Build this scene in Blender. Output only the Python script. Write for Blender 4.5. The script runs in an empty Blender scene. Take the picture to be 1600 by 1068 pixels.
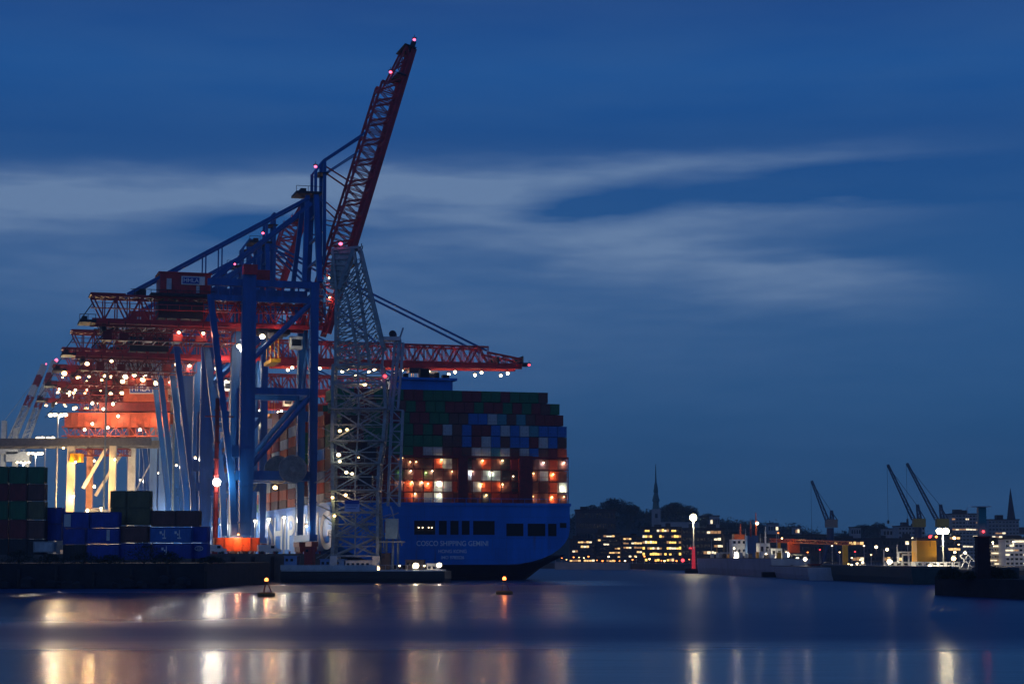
import bpy, math, random
from mathutils import Vector, Matrix
R = math.radians
random.seed(11)
C = bpy.context.scene.collection
S = bpy.context.scene
# ------------------------------------------------------------------ camera, sky, light, exposure
F_PX = 3075.0; CAM_H = 6.0; PITCH = math.atan(334 / F_PX)
cam = bpy.data.cameras.new('camera'); camo = bpy.data.objects.new('camera', cam); C.objects.link(camo)
cam.sensor_width = 36; cam.lens = 36 * F_PX / 1600; cam.clip_start = 1; cam.clip_end = 30000
camo.location = (0, 0, CAM_H); camo.rotation_euler = (math.pi / 2 + PITCH, 0, 0)
S.camera = camo
S.view_settings.view_transform = 'Standard'; S.view_settings.look = 'None'
S.view_settings.exposure = 0; S.view_settings.gamma = 1
def lin(c):
    return tuple(((v / 255 + .055) / 1.055) ** 2.4 if v > 10 else v / 255 / 12.92 for v in c)
W = bpy.data.worlds.new('World'); S.world = W; W.use_nodes = True
wn = W.node_tree; wn.nodes.clear()
def N(t, **k):
    n = wn.nodes.new(t)
    for a, b in k.items(): setattr(n, a, b)
    return n
def setin(n, i, v):
    if hasattr(v, 'is_linked') or isinstance(v, bpy.types.NodeSocket): wn.links.new(v, n.inputs[i])
    else: n.inputs[i].default_value = v
def M2(op, a, b=0.0, clamp=False):
    n = N('ShaderNodeMath', operation=op, use_clamp=clamp); setin(n, 0, a); setin(n, 1, b); return n.outputs[0]
def MIXC(f, a, b):
    n = N('ShaderNodeMix', data_type='RGBA'); setin(n, 0, f)
    for i, v in ((6, a), (7, b)):
        if isinstance(v, bpy.types.NodeSocket): wn.links.new(v, n.inputs[i])
        else: n.inputs[i].default_value = (*v, 1)
    return n.outputs[2]
tc = N('ShaderNodeTexCoord'); sp = N('ShaderNodeSeparateXYZ'); wn.links.new(tc.outputs['Generated'], sp.inputs[0])
dx, dy, dz = sp.outputs
hyp = M2('SQRT', M2('ADD', M2('MULTIPLY', dx, dx), M2('MULTIPLY', dy, dy)))
AZ = M2('MULTIPLY', M2('ARCTAN2', dx, dy), 57.2958)           # degrees right of straight ahead
EL = M2('MULTIPLY', M2('ARCTAN2', dz, hyp), 57.2958)          # degrees above horizon
ramp = N('ShaderNodeValToRGB'); cr = ramp.color_ramp
stops = [(0.0, (40, 74, 112)), (2.0, (39, 77, 118)), (4.5, (38, 81, 127)), (8, (36, 82, 134)), (12, (28, 73, 131)), (14, (30, 79, 140)), (16, (31, 70, 129)), (30, (26, 56, 108)), (90, (14, 34, 78))]
while len(cr.elements) < len(stops): cr.elements.new(.5)
for e, (p, c) in zip(cr.elements, stops): e.position = p / 90; e.color = (*lin(c), 1)
wn.links.new(M2('DIVIDE', EL, 90), ramp.inputs[0])
cmb = N('ShaderNodeCombineXYZ'); wn.links.new(AZ, cmb.inputs[0]); wn.links.new(M2('MULTIPLY', EL, 6), cmb.inputs[1])
nz = N('ShaderNodeTexNoise'); nz.inputs['Scale'].default_value = .16; nz.inputs['Detail'].default_value = 5; nz.inputs['Roughness'].default_value = .5
wn.links.new(cmb.outputs[0], nz.inputs['Vector'])
nz2 = N('ShaderNodeTexNoise'); nz2.inputs['Scale'].default_value = .5; nz2.inputs['Detail'].default_value = 4
wn.links.new(cmb.outputs[0], nz2.inputs['Vector'])
warp = M2('MULTIPLY', M2('SUBTRACT', nz.outputs[0], .5), 2.6)
ELw = M2('ADD', EL, M2('MULTIPLY', warp, .55)); AZw = M2('ADD', AZ, M2('MULTIPLY', warp, 2.2))
def blob(px, py, rx, ry, amp, rot=0.0):
    a0 = math.degrees(math.atan((px - 800) / F_PX)); e0 = math.degrees(math.atan((868 - py) / F_PX))
    sx = math.degrees(rx / F_PX); sy = math.degrees(ry / F_PX)
    da = M2('SUBTRACT', AZw, a0); de = M2('SUBTRACT', M2('SUBTRACT', ELw, e0), M2('MULTIPLY', da, rot))
    q = M2('ADD', M2('POWER', M2('ABSOLUTE', M2('DIVIDE', da, sx)), 2.0), M2('POWER', M2('ABSOLUTE', M2('DIVIDE', de, sy)), 2.0))
    return M2('MULTIPLY', M2('EXPONENT', M2('MULTIPLY', q, -1.0)), amp)
acc = None
for b in [(170, 322, 270, 36, 1.0), (470, 290, 260, 22, .75), (760, 300, 280, 42, .85, -.03), (1060, 258, 330, 20, .6, .05),
          (720, 380, 200, 26, .4), (1010, 385, 260, 40, .75, -.15), (1130, 340, 260, 26, .55), (1230, 450, 200, 42, .5, -.06), (120, 430, 380, 60, .3),
          (520, 470, 400, 120, .22), (900, 520, 600, 120, .15), (940, 318, 105, 24, -1.1), (390, 352, 160, 26, -.75), (800, 355, 150, 14, -.3),
          (1250, 405, 120, 10, -.25), (1300, 300, 260, 24, -.45), (-200, 330, 300, 40, .8)]:
    v = blob(*b); acc = v if acc is None else M2('ADD', acc, v)
tex = M2('ADD', M2('MULTIPLY', nz2.outputs[0], 1.1), .42)
cl = M2('MULTIPLY', acc, tex, clamp=True)
lowfade = MIXC(M2('MULTIPLY', M2('MULTIPLY', M2('SUBTRACT', nz.outputs[0], .35), .5, clamp=True), 1.0), ramp.outputs[0], lin((60, 96, 142)))
skycol = MIXC(M2('MULTIPLY', cl, .95), lowfade, lin((100, 126, 162)))
bg = N('ShaderNodeBackground'); wn.links.new(skycol, bg.inputs[0]); bg.inputs[1].default_value = 1.12
wo = N('ShaderNodeOutputWorld'); wn.links.new(bg.outputs[0], wo.inputs[0])
sun = bpy.data.lights.new('dusk_glow', 'SUN'); sun.energy = .12; sun.angle = R(40); sun.color = (.55, .7, 1)
suno = bpy.data.objects.new('dusk_glow', sun); C.objects.link(suno); suno.rotation_euler = (R(62), 0, R(-25)); suno['kind'] = 'structure'

# ------------------------------------------------------------------ helpers
ALPHA = R(15.7613); CU = Vector((math.cos(ALPHA), math.sin(ALPHA), 0)); CV = Vector((-math.sin(ALPHA), math.cos(ALPHA), 0))
def at(px, py, Y):
    a = (px - 800) / F_PX; b = (534 - py) / F_PX
    d = Vector((a, math.cos(PITCH) - b * math.sin(PITCH), math.sin(PITCH) + b * math.cos(PITCH)))
    return Vector((0, 0, CAM_H)) + d * (Y / d.y)
def onz(px, py, z):
    a = (px - 800) / F_PX; b = (534 - py) / F_PX
    d = Vector((a, math.cos(PITCH) - b * math.sin(PITCH), math.sin(PITCH) + b * math.cos(PITCH)))
    return Vector((0, 0, CAM_H)) + d * ((z - CAM_H) / d.z)
MATS = {}
def mat(name, base, rough=.5, metal=0.0, var=.25, scale=1.2, emit=None, estr=0.0, bump=0.0, streak=0.0, spec=.5):
    if name in MATS: return MATS[name]
    m = bpy.data.materials.new(name); m.use_nodes = True; t = m.node_tree; b = t.nodes['Principled BSDF']
    b.inputs['Roughness'].default_value = rough; b.inputs['Metallic'].default_value = metal
    b.inputs['Specular IOR Level'].default_value = spec
    if emit:
        b.inputs['Base Color'].default_value = (*base, 1)
        b.inputs['Emission Color'].default_value = (*emit, 1); b.inputs['Emission Strength'].default_value = estr
    elif var:
        c = t.nodes.new('ShaderNodeTexCoord'); n = t.nodes.new('ShaderNodeTexNoise'); n.inputs['Scale'].default_value = scale; n.inputs['Detail'].default_value = 6; n.inputs['Roughness'].default_value = .65
        mp = t.nodes.new('ShaderNodeMapping'); t.links.new(c.outputs['Object'], mp.inputs[0]); t.links.new(mp.outputs[0], n.inputs['Vector'])
        if streak: mp.inputs['Scale'].default_value = (1, 1, streak)
        r = t.nodes.new('ShaderNodeValToRGB'); r.color_ramp.elements[0].position = .3; r.color_ramp.elements[1].position = .72
        r.color_ramp.elements[0].color = (*[v * (1 - var) for v in base], 1); r.color_ramp.elements[1].color = (*[min(1, v * (1 + var)) for v in base], 1)
        t.links.new(n.outputs[0], r.inputs[0]); t.links.new(r.outputs[0], b.inputs['Base Color'])
        if bump:
            bp = t.nodes.new('ShaderNodeBump'); bp.inputs['Strength'].default_value = bump; t.links.new(n.outputs[0], bp.inputs['Height']); t.links.new(bp.outputs[0], b.inputs['Normal'])
    else: b.inputs['Base Color'].default_value = (*base, 1)
    MATS[name] = m; return m
BLUE = mat('blue_crane_paint', (.008, .105, .38), .42, 0, .3, .5, streak=.15)
BLUE2 = mat('pale_blue_paint', (.12, .25, .5), .4, 0, .25, .5, streak=.15)
RED = mat('red_crane_paint', (.48, .024, .032), .5, 0, .35, .6)
DARKRED = mat('oxide_red_steel', (.20, .016, .018), .5, 0, .35, .8)
DARK = mat('dark_machinery', (.03, .025, .035), .6, .2, .4, 1)
GREY = mat('grey_green_steel', (.27, .32, .34), .5, .1, .4, .8)
LGREY = mat('pale_grey_paint', (.55, .57, .58), .5, 0, .2, .6)
WHITE = mat('white_paint', (.8, .8, .78), .5, 0, .08, .6)
CREAM = mat('cream_paint', (.75, .66, .5), .5, 0, .15, .5)
ORANGE = mat('orange_paint', (.8, .13, .02), .45, 0, .2, .8)
YELLOW = mat('yellow_paint', (.9, .42, .008), .45, 0, .1, .8)
CABLE = mat('cable', (.05, .06, .09), .6, 0, .2)
HULLB = mat('ship_hull_blue', (.008, .20, .70), .38, 0, .16, .25, streak=.12)
def plating(m_, dark=.72):
    t = m_.node_tree; b = t.nodes['Principled BSDF']; src = b.inputs['Base Color'].links[0].from_socket
    c = t.nodes.new('ShaderNodeTexCoord'); sx = t.nodes.new('ShaderNodeSeparateXYZ'); t.links.new(c.outputs['Object'], sx.inputs[0])
    ad = t.nodes.new('ShaderNodeMath'); ad.operation = 'ADD'; t.links.new(sx.outputs[0], ad.inputs[0]); t.links.new(sx.outputs[1], ad.inputs[1])
    cb = t.nodes.new('ShaderNodeCombineXYZ'); t.links.new(ad.outputs[0], cb.inputs[0]); t.links.new(sx.outputs[2], cb.inputs[1])
    br = t.nodes.new('ShaderNodeTexBrick'); br.inputs['Scale'].default_value = 1; br.inputs['Brick Width'].default_value = 9; br.inputs['Row Height'].default_value = 2.6; br.inputs['Mortar Size'].default_value = .045; br.inputs['Mortar Smooth'].default_value = .3
    br.inputs['Color1'].default_value = (1, 1, 1, 1); br.inputs['Color2'].default_value = (.86, .86, .9, 1); br.inputs['Mortar'].default_value = (dark, dark, dark, 1); t.links.new(cb.outputs[0], br.inputs['Vector'])
    mx = t.nodes.new('ShaderNodeMix'); mx.data_type = 'RGBA'; mx.blend_type = 'MULTIPLY'; mx.inputs[0].default_value = 1; t.links.new(src, mx.inputs[6]); t.links.new(br.outputs[0], mx.inputs[7])
    n = t.nodes.new('ShaderNodeTexNoise'); n.inputs['Scale'].default_value = 1; n.inputs['Detail'].default_value = 5; mp = t.nodes.new('ShaderNodeMapping'); mp.inputs['Scale'].default_value = (.9, .9, .07); t.links.new(c.outputs['Object'], mp.inputs[0]); t.links.new(mp.outputs[0], n.inputs['Vector'])
    rp = t.nodes.new('ShaderNodeValToRGB'); rp.color_ramp.elements[0].position = .60; rp.color_ramp.elements[0].color = (0, 0, 0, 1); rp.color_ramp.elements[1].position = .78; rp.color_ramp.elements[1].color = (.7, .7, .7, 1); t.links.new(n.outputs[0], rp.inputs[0])
    m2 = t.nodes.new('ShaderNodeMix'); m2.data_type = 'RGBA'; t.links.new(rp.outputs[0], m2.inputs[0]); t.links.new(mx.outputs[2], m2.inputs[6]); m2.inputs[7].default_value = (.10, .05, .04, 1)
    t.links.new(m2.outputs[2], b.inputs['Base Color'])
plating(HULLB)
HULLD = mat('ship_antifouling', (.012, .008, .014), .5, 0, .4, .4)
BLACK = mat('black_void', (.004, .004, .006), .8, 0, 0)
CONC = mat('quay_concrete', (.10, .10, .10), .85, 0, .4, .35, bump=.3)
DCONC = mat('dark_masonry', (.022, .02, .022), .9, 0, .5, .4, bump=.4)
ASPH = mat('yard_asphalt', (.05, .05, .052), .8, 0, .3, .2)
GREYSHIP = mat('grey_ship_paint', (.36, .40, .47), .5, 0, .2, .3, streak=.3)
BRICK = mat('dark_brick', (.08, .05, .05), .85, 0, .3, .5)
BWALL = mat('building_wall', (.05, .055, .07), .8, 0, .3, .15)
PALEW = mat('pale_building_wall', (.34, .33, .34), .8, 0, .2, .15)
ROOF = mat('building_roof', (.03, .03, .04), .8, 0, .3, .15)
COPPER = mat('green_copper', (.045, .14, .14), .6, 0, .3, .3)
LEAF = mat('foliage', (.022, .034, .018), .9, 0, .6, .12)
BARK = mat('bark', (.04, .03, .025), .9, 0, .3, 1)
TEAL = mat('teal_cladding', (.03, .22, .25), .4, 0, .25, .4)
GLASSD = mat('dark_glass', (.01, .012, .018), .15, 0, 0)
EW = mat('lamp_white', (.8, .8, .8), emit=(1, .80, .48), estr=9)
EWS = mat('lamp_white_small', (.8, .8, .8), emit=(1, .74, .40), estr=7)
ESTAR = mat('lamp_flood', (.8, .8, .8), emit=(1, .88, .68), estr=45)
EY = mat('lamp_warm', (.8, .8, .8), emit=(1, .6, .22), estr=8)
EO = mat('lamp_orange', (.8, .3, .1), emit=(1, .25, .05), estr=6)
ER = mat('lamp_red', (.8, .1, .1), emit=(1, .05, .07), estr=4)
EP = mat('lamp_pink', (.8, .1, .2), emit=(1, .12, .24), estr=4)
EG = mat('lamp_green', (.3, .8, .2), emit=(.35, 1, .15), estr=8)
EWIN = mat('lit_window_warm', (.5, .4, .2), emit=(1, .60, .22), estr=1.5)
EWIN2 = mat('lit_window_yellow', (.5, .4, .2), emit=(1, .62, .13), estr=2.0)
EWIN3 = mat('lit_window_pale', (.5, .5, .4), emit=(1, .82, .52), estr=1.6)

LS = .42
class MB:
    def __init__(s, off=(0, 0, 0)): s.v = []; s.f = []; s.mi = []; s.m = 0; s.off = Vector(off)
    def add(s, vs, fs):
        b = len(s.v); s.v += [tuple(Vector(v) + s.off) for v in vs]; s.f += [tuple(b + i for i in f) for f in fs]; s.mi += [s.m] * len(fs)
    def box(s, x0, x1, y0, y1, z0, z1):
        s.add([(x, y, z) for z in (z0, z1) for y in (y0, y1) for x in (x0, x1)], [(0, 2, 3, 1), (4, 5, 7, 6), (0, 1, 5, 4), (2, 6, 7, 3), (0, 4, 6, 2), (1, 3, 7, 5)])
    def cb(s, c, d): s.box(c[0] - d[0] / 2, c[0] + d[0] / 2, c[1] - d[1] / 2, c[1] + d[1] / 2, c[2] - d[2] / 2, c[2] + d[2] / 2)
    def beam(s, a, b, w, h=None, up=(0, 0, 1), w2=None, h2=None):
        a = Vector(a); b = Vector(b); h = h or w; w2 = w2 or w; h2 = h2 or h
        d = (b - a).normalized(); u = Vector(up)
        if abs(d.dot(u)) > .98: u = Vector((1, 0, 0)) if abs(d.x) < .9 else Vector((0, 1, 0))
        sd = d.cross(u).normalized(); u = sd.cross(d)
        vs = [p + sd * (i * ww / 2) + u * (j * hh / 2) for p, ww, hh in ((a, w, h), (b, w2, h2)) for i, j in ((-1, -1), (1, -1), (1, 1), (-1, 1))]
        s.add(vs, [(0, 1, 2, 3), (7, 6, 5, 4), (0, 4, 5, 1), (1, 5, 6, 2), (2, 6, 7, 3), (3, 7, 4, 0)])
    def tube(s, a, b, r, n=8, r2=None):
        a = Vector(a); b = Vector(b); r2 = r if r2 is None else r2
        d = (b - a).normalized(); u = Vector((0, 0, 1)) if abs(d.z) < .95 else Vector((1, 0, 0))
        x = d.cross(u).normalized(); y = x.cross(d)
        vs = [p + (x * math.cos(t) + y * math.sin(t)) * rr for p, rr in ((a, r), (b, r2)) for t in [2 * math.pi * k / n for k in range(n)]]
        s.add(vs, [tuple(range(n)), tuple(range(2 * n - 1, n - 1, -1))] + [(k, n + k, n + (k + 1) % n, (k + 1) % n) for k in range(n)])
    def ball(s, c, r, n=8, sq=1.0):
        c = Vector(c); m = n // 2; vs = [c + Vector((0, 0, r * sq))]
        for i in range(1, m):
            p = math.pi * i / m
            vs += [c + Vector((r * math.sin(p) * math.cos(q), r * math.sin(p) * math.sin(q), r * sq * math.cos(p))) for q in [2 * math.pi * k / n for k in range(n)]]
        vs.append(c - Vector((0, 0, r * sq))); e = len(vs) - 1
        fs = [(0, 1 + k, 1 + (k + 1) % n) for k in range(n)]
        for i in range(m - 2):
            fs += [(1 + i * n + k, 1 + (i + 1) * n + k, 1 + (i + 1) * n + (k + 1) % n, 1 + i * n + (k + 1) % n) for k in range(n)]
        fs += [(e, 1 + (m - 2) * n + (k + 1) % n, 1 + (m - 2) * n + k) for k in range(n)]
        s.add(vs, fs)
    def truss(s, a, b, up, w, h, n, rc=.5, rb=.28, w2=None, h2=None, top=True):
        """box truss: a, b = bottom centre line; w across, h along up"""
        a = Vector(a); b = Vector(b); w2 = w2 or w; h2 = h2 or h
        d = (b - a).normalized(); u = Vector(up); sd = d.cross(u).normalized(); u = sd.cross(d)
        P = []
        for i in range(n + 1):
            t = i / n; p = a.lerp(b, t); ww = w + (w2 - w) * t; hh = h + (h2 - h) * t
            P.append([p - sd * ww / 2, p + sd * ww / 2, p + sd * ww / 2 + u * hh, p - sd * ww / 2 + u * hh])
        for k in range(4): s.beam(P[0][k], P[n][k], rc, rc, up=u)
        for i in range(n):
            q, r = P[i], P[i + 1]; e = i % 2
            for k0, k1 in ((0, 3), (1, 2)):
                s.beam(q[k0 if e else k1], r[k1 if e else k0], rb, up=sd); s.beam(r[k0], r[k1], rb * .8, up=sd)
            s.beam(r[0], r[1], rb, up=u)
            if top: s.beam(r[3], r[2], rb, up=u); s.beam(q[3 if e else 2], r[2 if e else 3], rb * .8, up=u)
    def loft(s, rings, caps=True):
        n = len(rings[0]); b = []
        for r in rings: b += r
        fs = []
        for i in range(len(rings) - 1):
            fs += [(i * n + k, i * n + (k + 1) % n, (i + 1) * n + (k + 1) % n, (i + 1) * n + k) for k in range(n)]
        if caps: fs += [tuple(range(n - 1, -1, -1)), tuple((len(rings) - 1) * n + k for k in range(n))]
        s.add(b, fs)
    def build(s, name, m, parent=None, loc=None, rotz=0):
        me = bpy.data.meshes.new(name); me.from_pydata(s.v, [], s.f)
        for x in (m if isinstance(m, (list, tuple)) else [m]): me.materials.append(x)
        if any(s.mi): me.polygons.foreach_set('material_index', s.mi)
        me.update(); o = bpy.data.objects.new(name, me); C.objects.link(o)
        if parent: o.parent = parent
        if loc is not None: o.location = loc
        o.rotation_euler.z = rotz
        return o
def tag(o, label=None, cat=None, group=None, kind=None):
    for k, v in (('label', label), ('category', cat), ('group', group), ('kind', kind)):
        if v: o[k] = v
    return o
def thing(name, label, cat, loc=(0, 0, 0), rotz=0, group=None):
    o = bpy.data.objects.new(name, None); C.objects.link(o); o.location = loc; o.rotation_euler = (0, 0, rotz)
    return tag(o, label, cat, group)
def structure(mb, name, m): return tag(mb.build(name, m), kind='structure')
def light(parent, p, power, col=(1, .8, .55), r=.4, spot=None, rot=None, name='bulb'):
    l = bpy.data.lights.new(name, 'SPOT' if spot else 'POINT'); l.energy = power * LS; l.color = col; l.shadow_soft_size = r
    if spot: l.spot_size = R(spot); l.spot_blend = .5
    o = bpy.data.objects.new(name, l); C.objects.link(o); o.parent = parent; o.location = p
    if rot: o.rotation_euler = rot
    return o
def text(s, size, loc, rot, m, parent, name='lettering', sx=1.0, ext=.02, align='CENTER'):
    cu = bpy.data.curves.new(name, 'FONT'); cu.body = s; cu.size = size; cu.extrude = ext; cu.align_x = align; cu.align_y = 'CENTER'; cu.offset = size * .012
    t = bpy.data.objects.new(name, cu); C.objects.link(t); bpy.context.view_layer.update()
    me = bpy.data.meshes.new_from_object(t); bpy.data.objects.remove(t); me.materials.clear(); me.materials.append(m)
    o = bpy.data.objects.new(name, me); C.objects.link(o); o.parent = parent; o.location = loc; o.rotation_euler = rot; o.scale = (sx, 1, 1)
    return o
ORD = ['first', 'second', 'third', 'fourth', 'fifth', 'sixth', 'seventh', 'eighth', 'ninth', 'tenth', 'eleventh', 'twelfth', 'thirteenth', 'fourteenth', 'fifteenth',
       'sixteenth', 'seventeenth', 'eighteenth', 'nineteenth', 'twentieth', 'twenty-first', 'twenty-second', 'twenty-third', 'twenty-fourth']
OC = Vector((-51.867, 496.66, 0)); OS = Vector((-43.098, 478, 0)); QZ = 6.5
def q2w(u, v, z=0): return OC + CU * u + CV * v + Vector((0, 0, z))

# ------------------------------------------------------------------ water
def water():
    mb = MB(); mb.add([(-2700, -300, 0), (2700, -300, 0), (2700, 2700, 0), (-2700, 2700, 0)], [(0, 1, 2, 3)])
    m = bpy.data.materials.new('harbour_water'); m.use_nodes = True; t = m.node_tree; b = t.nodes['Principled BSDF']
    b.inputs['Base Color'].default_value = (.010, .058, .175, 1); b.inputs['IOR'].default_value = 1.33; b.inputs['Specular IOR Level'].default_value = .28
    g = t.nodes.new('ShaderNodeNewGeometry'); s = t.nodes.new('ShaderNodeSeparateXYZ'); t.links.new(g.outputs['Position'], s.inputs[0])
    mp = t.nodes.new('ShaderNodeMapping'); mp.inputs['Scale'].default_value = (.012, .12, 1); t.links.new(g.outputs['Position'], mp.inputs[0])
    n = t.nodes.new('ShaderNodeTexNoise'); n.inputs['Scale'].default_value = 1; n.inputs['Detail'].default_value = 4; t.links.new(mp.outputs[0], n.inputs['Vector'])
    # wind: a calm sheet close to the camera and a sheltered calm pocket off the quay on the left, ruffled open water elsewhere
    def mn(op, a, b=0.0, c=None, clamp=False):
        q = t.nodes.new('ShaderNodeMath'); q.operation = op; q.use_clamp = clamp
        for k_, v_ in enumerate((a, b) if c is None else (a, b, c)):
            if isinstance(v_, bpy.types.NodeSocket): t.links.new(v_, q.inputs[k_])
            else: q.inputs[k_].default_value = v_
        return q.outputs[0]
    def step(x, a, b): return mn('MULTIPLY', mn('SUBTRACT', x, a), 1 / (b - a), None, True)
    Y = mn('MULTIPLY_ADD', n.outputs[0], 16, s.outputs[1]); Y = mn('SUBTRACT', Y, 8)
    X = s.outputs[0]
    near = mn('SUBTRACT', 1.0, step(Y, 122, 150))
    pocket = mn('MULTIPLY', mn('MULTIPLY', step(Y, 160, 195), mn('SUBTRACT', 1.0, step(Y, 318, 345))), mn('SUBTRACT', 1.0, mn('MULTIPLY', step(X, -34, -20), .38))); pocket = mn('MULTIPLY', pocket, mn('SUBTRACT', 1.0, step(X, 8, 20)))
    mid = mn('MULTIPLY', mn('MULTIPLY', step(Y, 185, 240), mn('SUBTRACT', 1.0, step(Y, 330, 380))), .2)
    strip = mn('MULTIPLY', mn('MULTIPLY', step(Y, 398, 412), mn('SUBTRACT', 1.0, step(Y, 470, 500))), .8); strip = mn('MULTIPLY', strip, mn('SUBTRACT', 1.0, step(X, 18, 30)))
    calm = mn('MAXIMUM', mn('MAXIMUM', near, pocket), mn('MAXIMUM', mid, strip))
    rough = mn('MULTIPLY_ADD', calm, -.235, .43)
    mp2 = t.nodes.new('ShaderNodeMapping'); mp2.inputs['Scale'].default_value = (.10, 2.2, 1); t.links.new(g.outputs['Position'], mp2.inputs[0])
    n2 = t.nodes.new('ShaderNodeTexNoise'); n2.inputs['Scale'].default_value = 1; n2.inputs['Detail'].default_value = 5; n2.inputs['Roughness'].default_value = .6; t.links.new(mp2.outputs[0], n2.inputs['Vector'])
    ma = t.nodes.new('ShaderNodeMath'); ma.operation = 'MULTIPLY_ADD'; t.links.new(n2.outputs[0], ma.inputs[0]); ma.inputs[1].default_value = .18; ma.inputs[2].default_value = -.09
    su = t.nodes.new('ShaderNodeMath'); su.operation = 'ADD'; t.links.new(ma.outputs[0], su.inputs[0]); t.links.new(rough, su.inputs[1])
    t.links.new(su.outputs[0], b.inputs['Roughness'])
    bp = t.nodes.new('ShaderNodeBump'); bp.inputs['Strength'].default_value = .16; bp.inputs['Distance'].default_value = .02; t.links.new(n2.outputs[0], bp.inputs['Height']); t.links.new(bp.outputs[0], b.inputs['Normal'])
    structure(mb, 'water', m)
water()

# ------------------------------------------------------------------ land: terminal quay, near pier, far shore, mole
def slab(name, pts, z0, z1, m):
    mb = MB(); n = len(pts)
    mb.add([(*p[:2], z0) for p in pts] + [(*p[:2], z1) for p in pts], [tuple(range(n - 1, -1, -1)), tuple(range(n, 2 * n))] + [(k, (k + 1) % n, n + (k + 1) % n, n + k) for k in range(n)])
    return structure(mb, name, m)
slab('terminal_quay', [q2w(-420, -30), q2w(2, -30), q2w(2, 900), q2w(-420, 900)], -3, QZ, CONC)
slab('yard_pavement', [q2w(-419, -29), q2w(-2, -29), q2w(-2, 899), q2w(-419, 899)], QZ + .004, QZ + .02, ASPH)
a = onz(357, 915, 0)
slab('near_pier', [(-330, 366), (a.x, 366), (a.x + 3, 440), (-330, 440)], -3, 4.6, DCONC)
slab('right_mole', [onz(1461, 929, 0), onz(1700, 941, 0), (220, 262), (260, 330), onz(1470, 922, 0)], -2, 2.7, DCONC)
slab('far_shore', [(10, 960), (60, 905), (95, 640), (112, 470), (180, 430), (900, 900), (2680, 1000), (2680, 2680), (-2680, 2680), (-2680, 1200), (-300, 960)], -2, 2.6, ASPH)
def hills():
    prof = [(-900, 12), (-100, 20), (890, 800), (925, 790), (1000, 793), (1040, 786), (1075, 795), (1090, 800), (1112, 803), (1147, 806), (1185, 808), (1211, 811), (1232, 814), (1257, 821), (1274, 826), (1300, 830), (1321, 826), (1344, 821), (1364, 820), (1393, 822), (1420, 828), (1500, 830), (1600, 832), (1800, 830)]
    Y0 = 1500
    hp = [(-1400, 14), (-200, 14)] + [(at(p, q, Y0).x, at(p, q, Y0).z) for p, q in prof[2:]] + [(900, 20), (2600, 18)]
    hp[0] = (-2600, 20); hp[1] = (-60, 34)
    def H(x):
        for (x0, h0), (x1, h1) in zip(hp, hp[1:]):
            if x0 <= x <= x1: return h0 + (h1 - h0) * (x - x0) / (x1 - x0)
        return 15
    mb = MB(); nx, ny = 800, 10; vs = []
    for j in range(ny + 1):
        t = j / ny; Y = 1300 + 500 * t; e = math.sin(math.pi * min(1, t * 1.25) * .5) if t < .8 else 1 - (t - .8)
        for i in range(nx + 1):
            x = -2600 + 5200 * i / nx
            vs.append((x, Y, 2 + (H(x * 1500 / max(Y, 1500)) - 5) * e + math.sin(x * .11 + j) * 1.2 + math.sin(x * .37 + j * 2) * .8))
    mb.add(vs, [(j * (nx + 1) + i, j * (nx + 1) + i + 1, (j + 1) * (nx + 1) + i + 1, (j + 1) * (nx + 1) + i) for j in range(ny) for i in range(nx)])
    structure(mb, 'hills', LEAF)
    w = MB()
    for k in range(2200):
        x = random.uniform(-60, 470); y = random.uniform(1400, 1640); z = H(x) - 8 if y > 1440 else (H(x) - 9) * .8
        s = random.uniform(3, 6.5)
        for q in range(26):
            d = Vector((random.gauss(0, 1), random.gauss(0, 1), random.gauss(0, .8))); d = d.normalized() * s * random.uniform(.5, 1)
            c = Vector((x, y, z + 1)) + d; e1 = Vector([random.uniform(-1, 1) for _ in range(3)]); e2 = Vector([random.uniform(-1, 1) for _ in range(3)])
            w.add([c, c + e1 * 1.3, c + e2 * 1.3], [(0, 1, 2)])
    tag(w.build('woodland', LEAF), 'dark wooded hillside behind the far harbour buildings', 'woodland', kind='stuff')
hills()
def tree(label, x, y, z0, h, rx, seed=0, n=2600, mt=LEAF, group='large trees on the hill', flat=1.0):
    rr = random.Random(seed); t = thing('tree', label, 'tree', (x, y, z0), 0, group)
    m = MB(); m.tube((0, 0, 0), (0, 0, h * .5), h * .04, 8, h * .025)
    for k in range(6):
        q = k * 1.05; m.tube((0, 0, h * .35), (math.cos(q) * rx * .6, math.sin(q) * rx * .6, h * .7), h * .018, 6, h * .006)
    m.build('trunk', BARK, t)
    m = MB(); cl = []
    while len(cl) < 30:
        x, y, z = rr.uniform(-.8, .8), rr.uniform(-.8, .8), rr.uniform(0, .8)
        if x * x + y * y + z * z < .62: cl.append((Vector((x * rx, y * rx, h * (.3 + .62 * z))), rr.uniform(.24, .36)))
    for c, s in cl:
        for _ in range(n // 16):
            d = Vector((rr.gauss(0, 1), rr.gauss(0, 1), rr.gauss(0, 1))).normalized() * (rr.uniform(.6, 1) * s)
            p = c + Vector((d.x * rx, d.y * rx, d.z * h * .45)); e = h * .035
            a1 = Vector([rr.uniform(-1, 1) for _ in range(3)]) * e; a2 = Vector([rr.uniform(-1, 1) for _ in range(3)]) * e
            m.add([p, p + a1, p + a1 + a2, p + a2], [(0, 1, 2, 3)])
    m.build('crown', mt, t)
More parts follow.
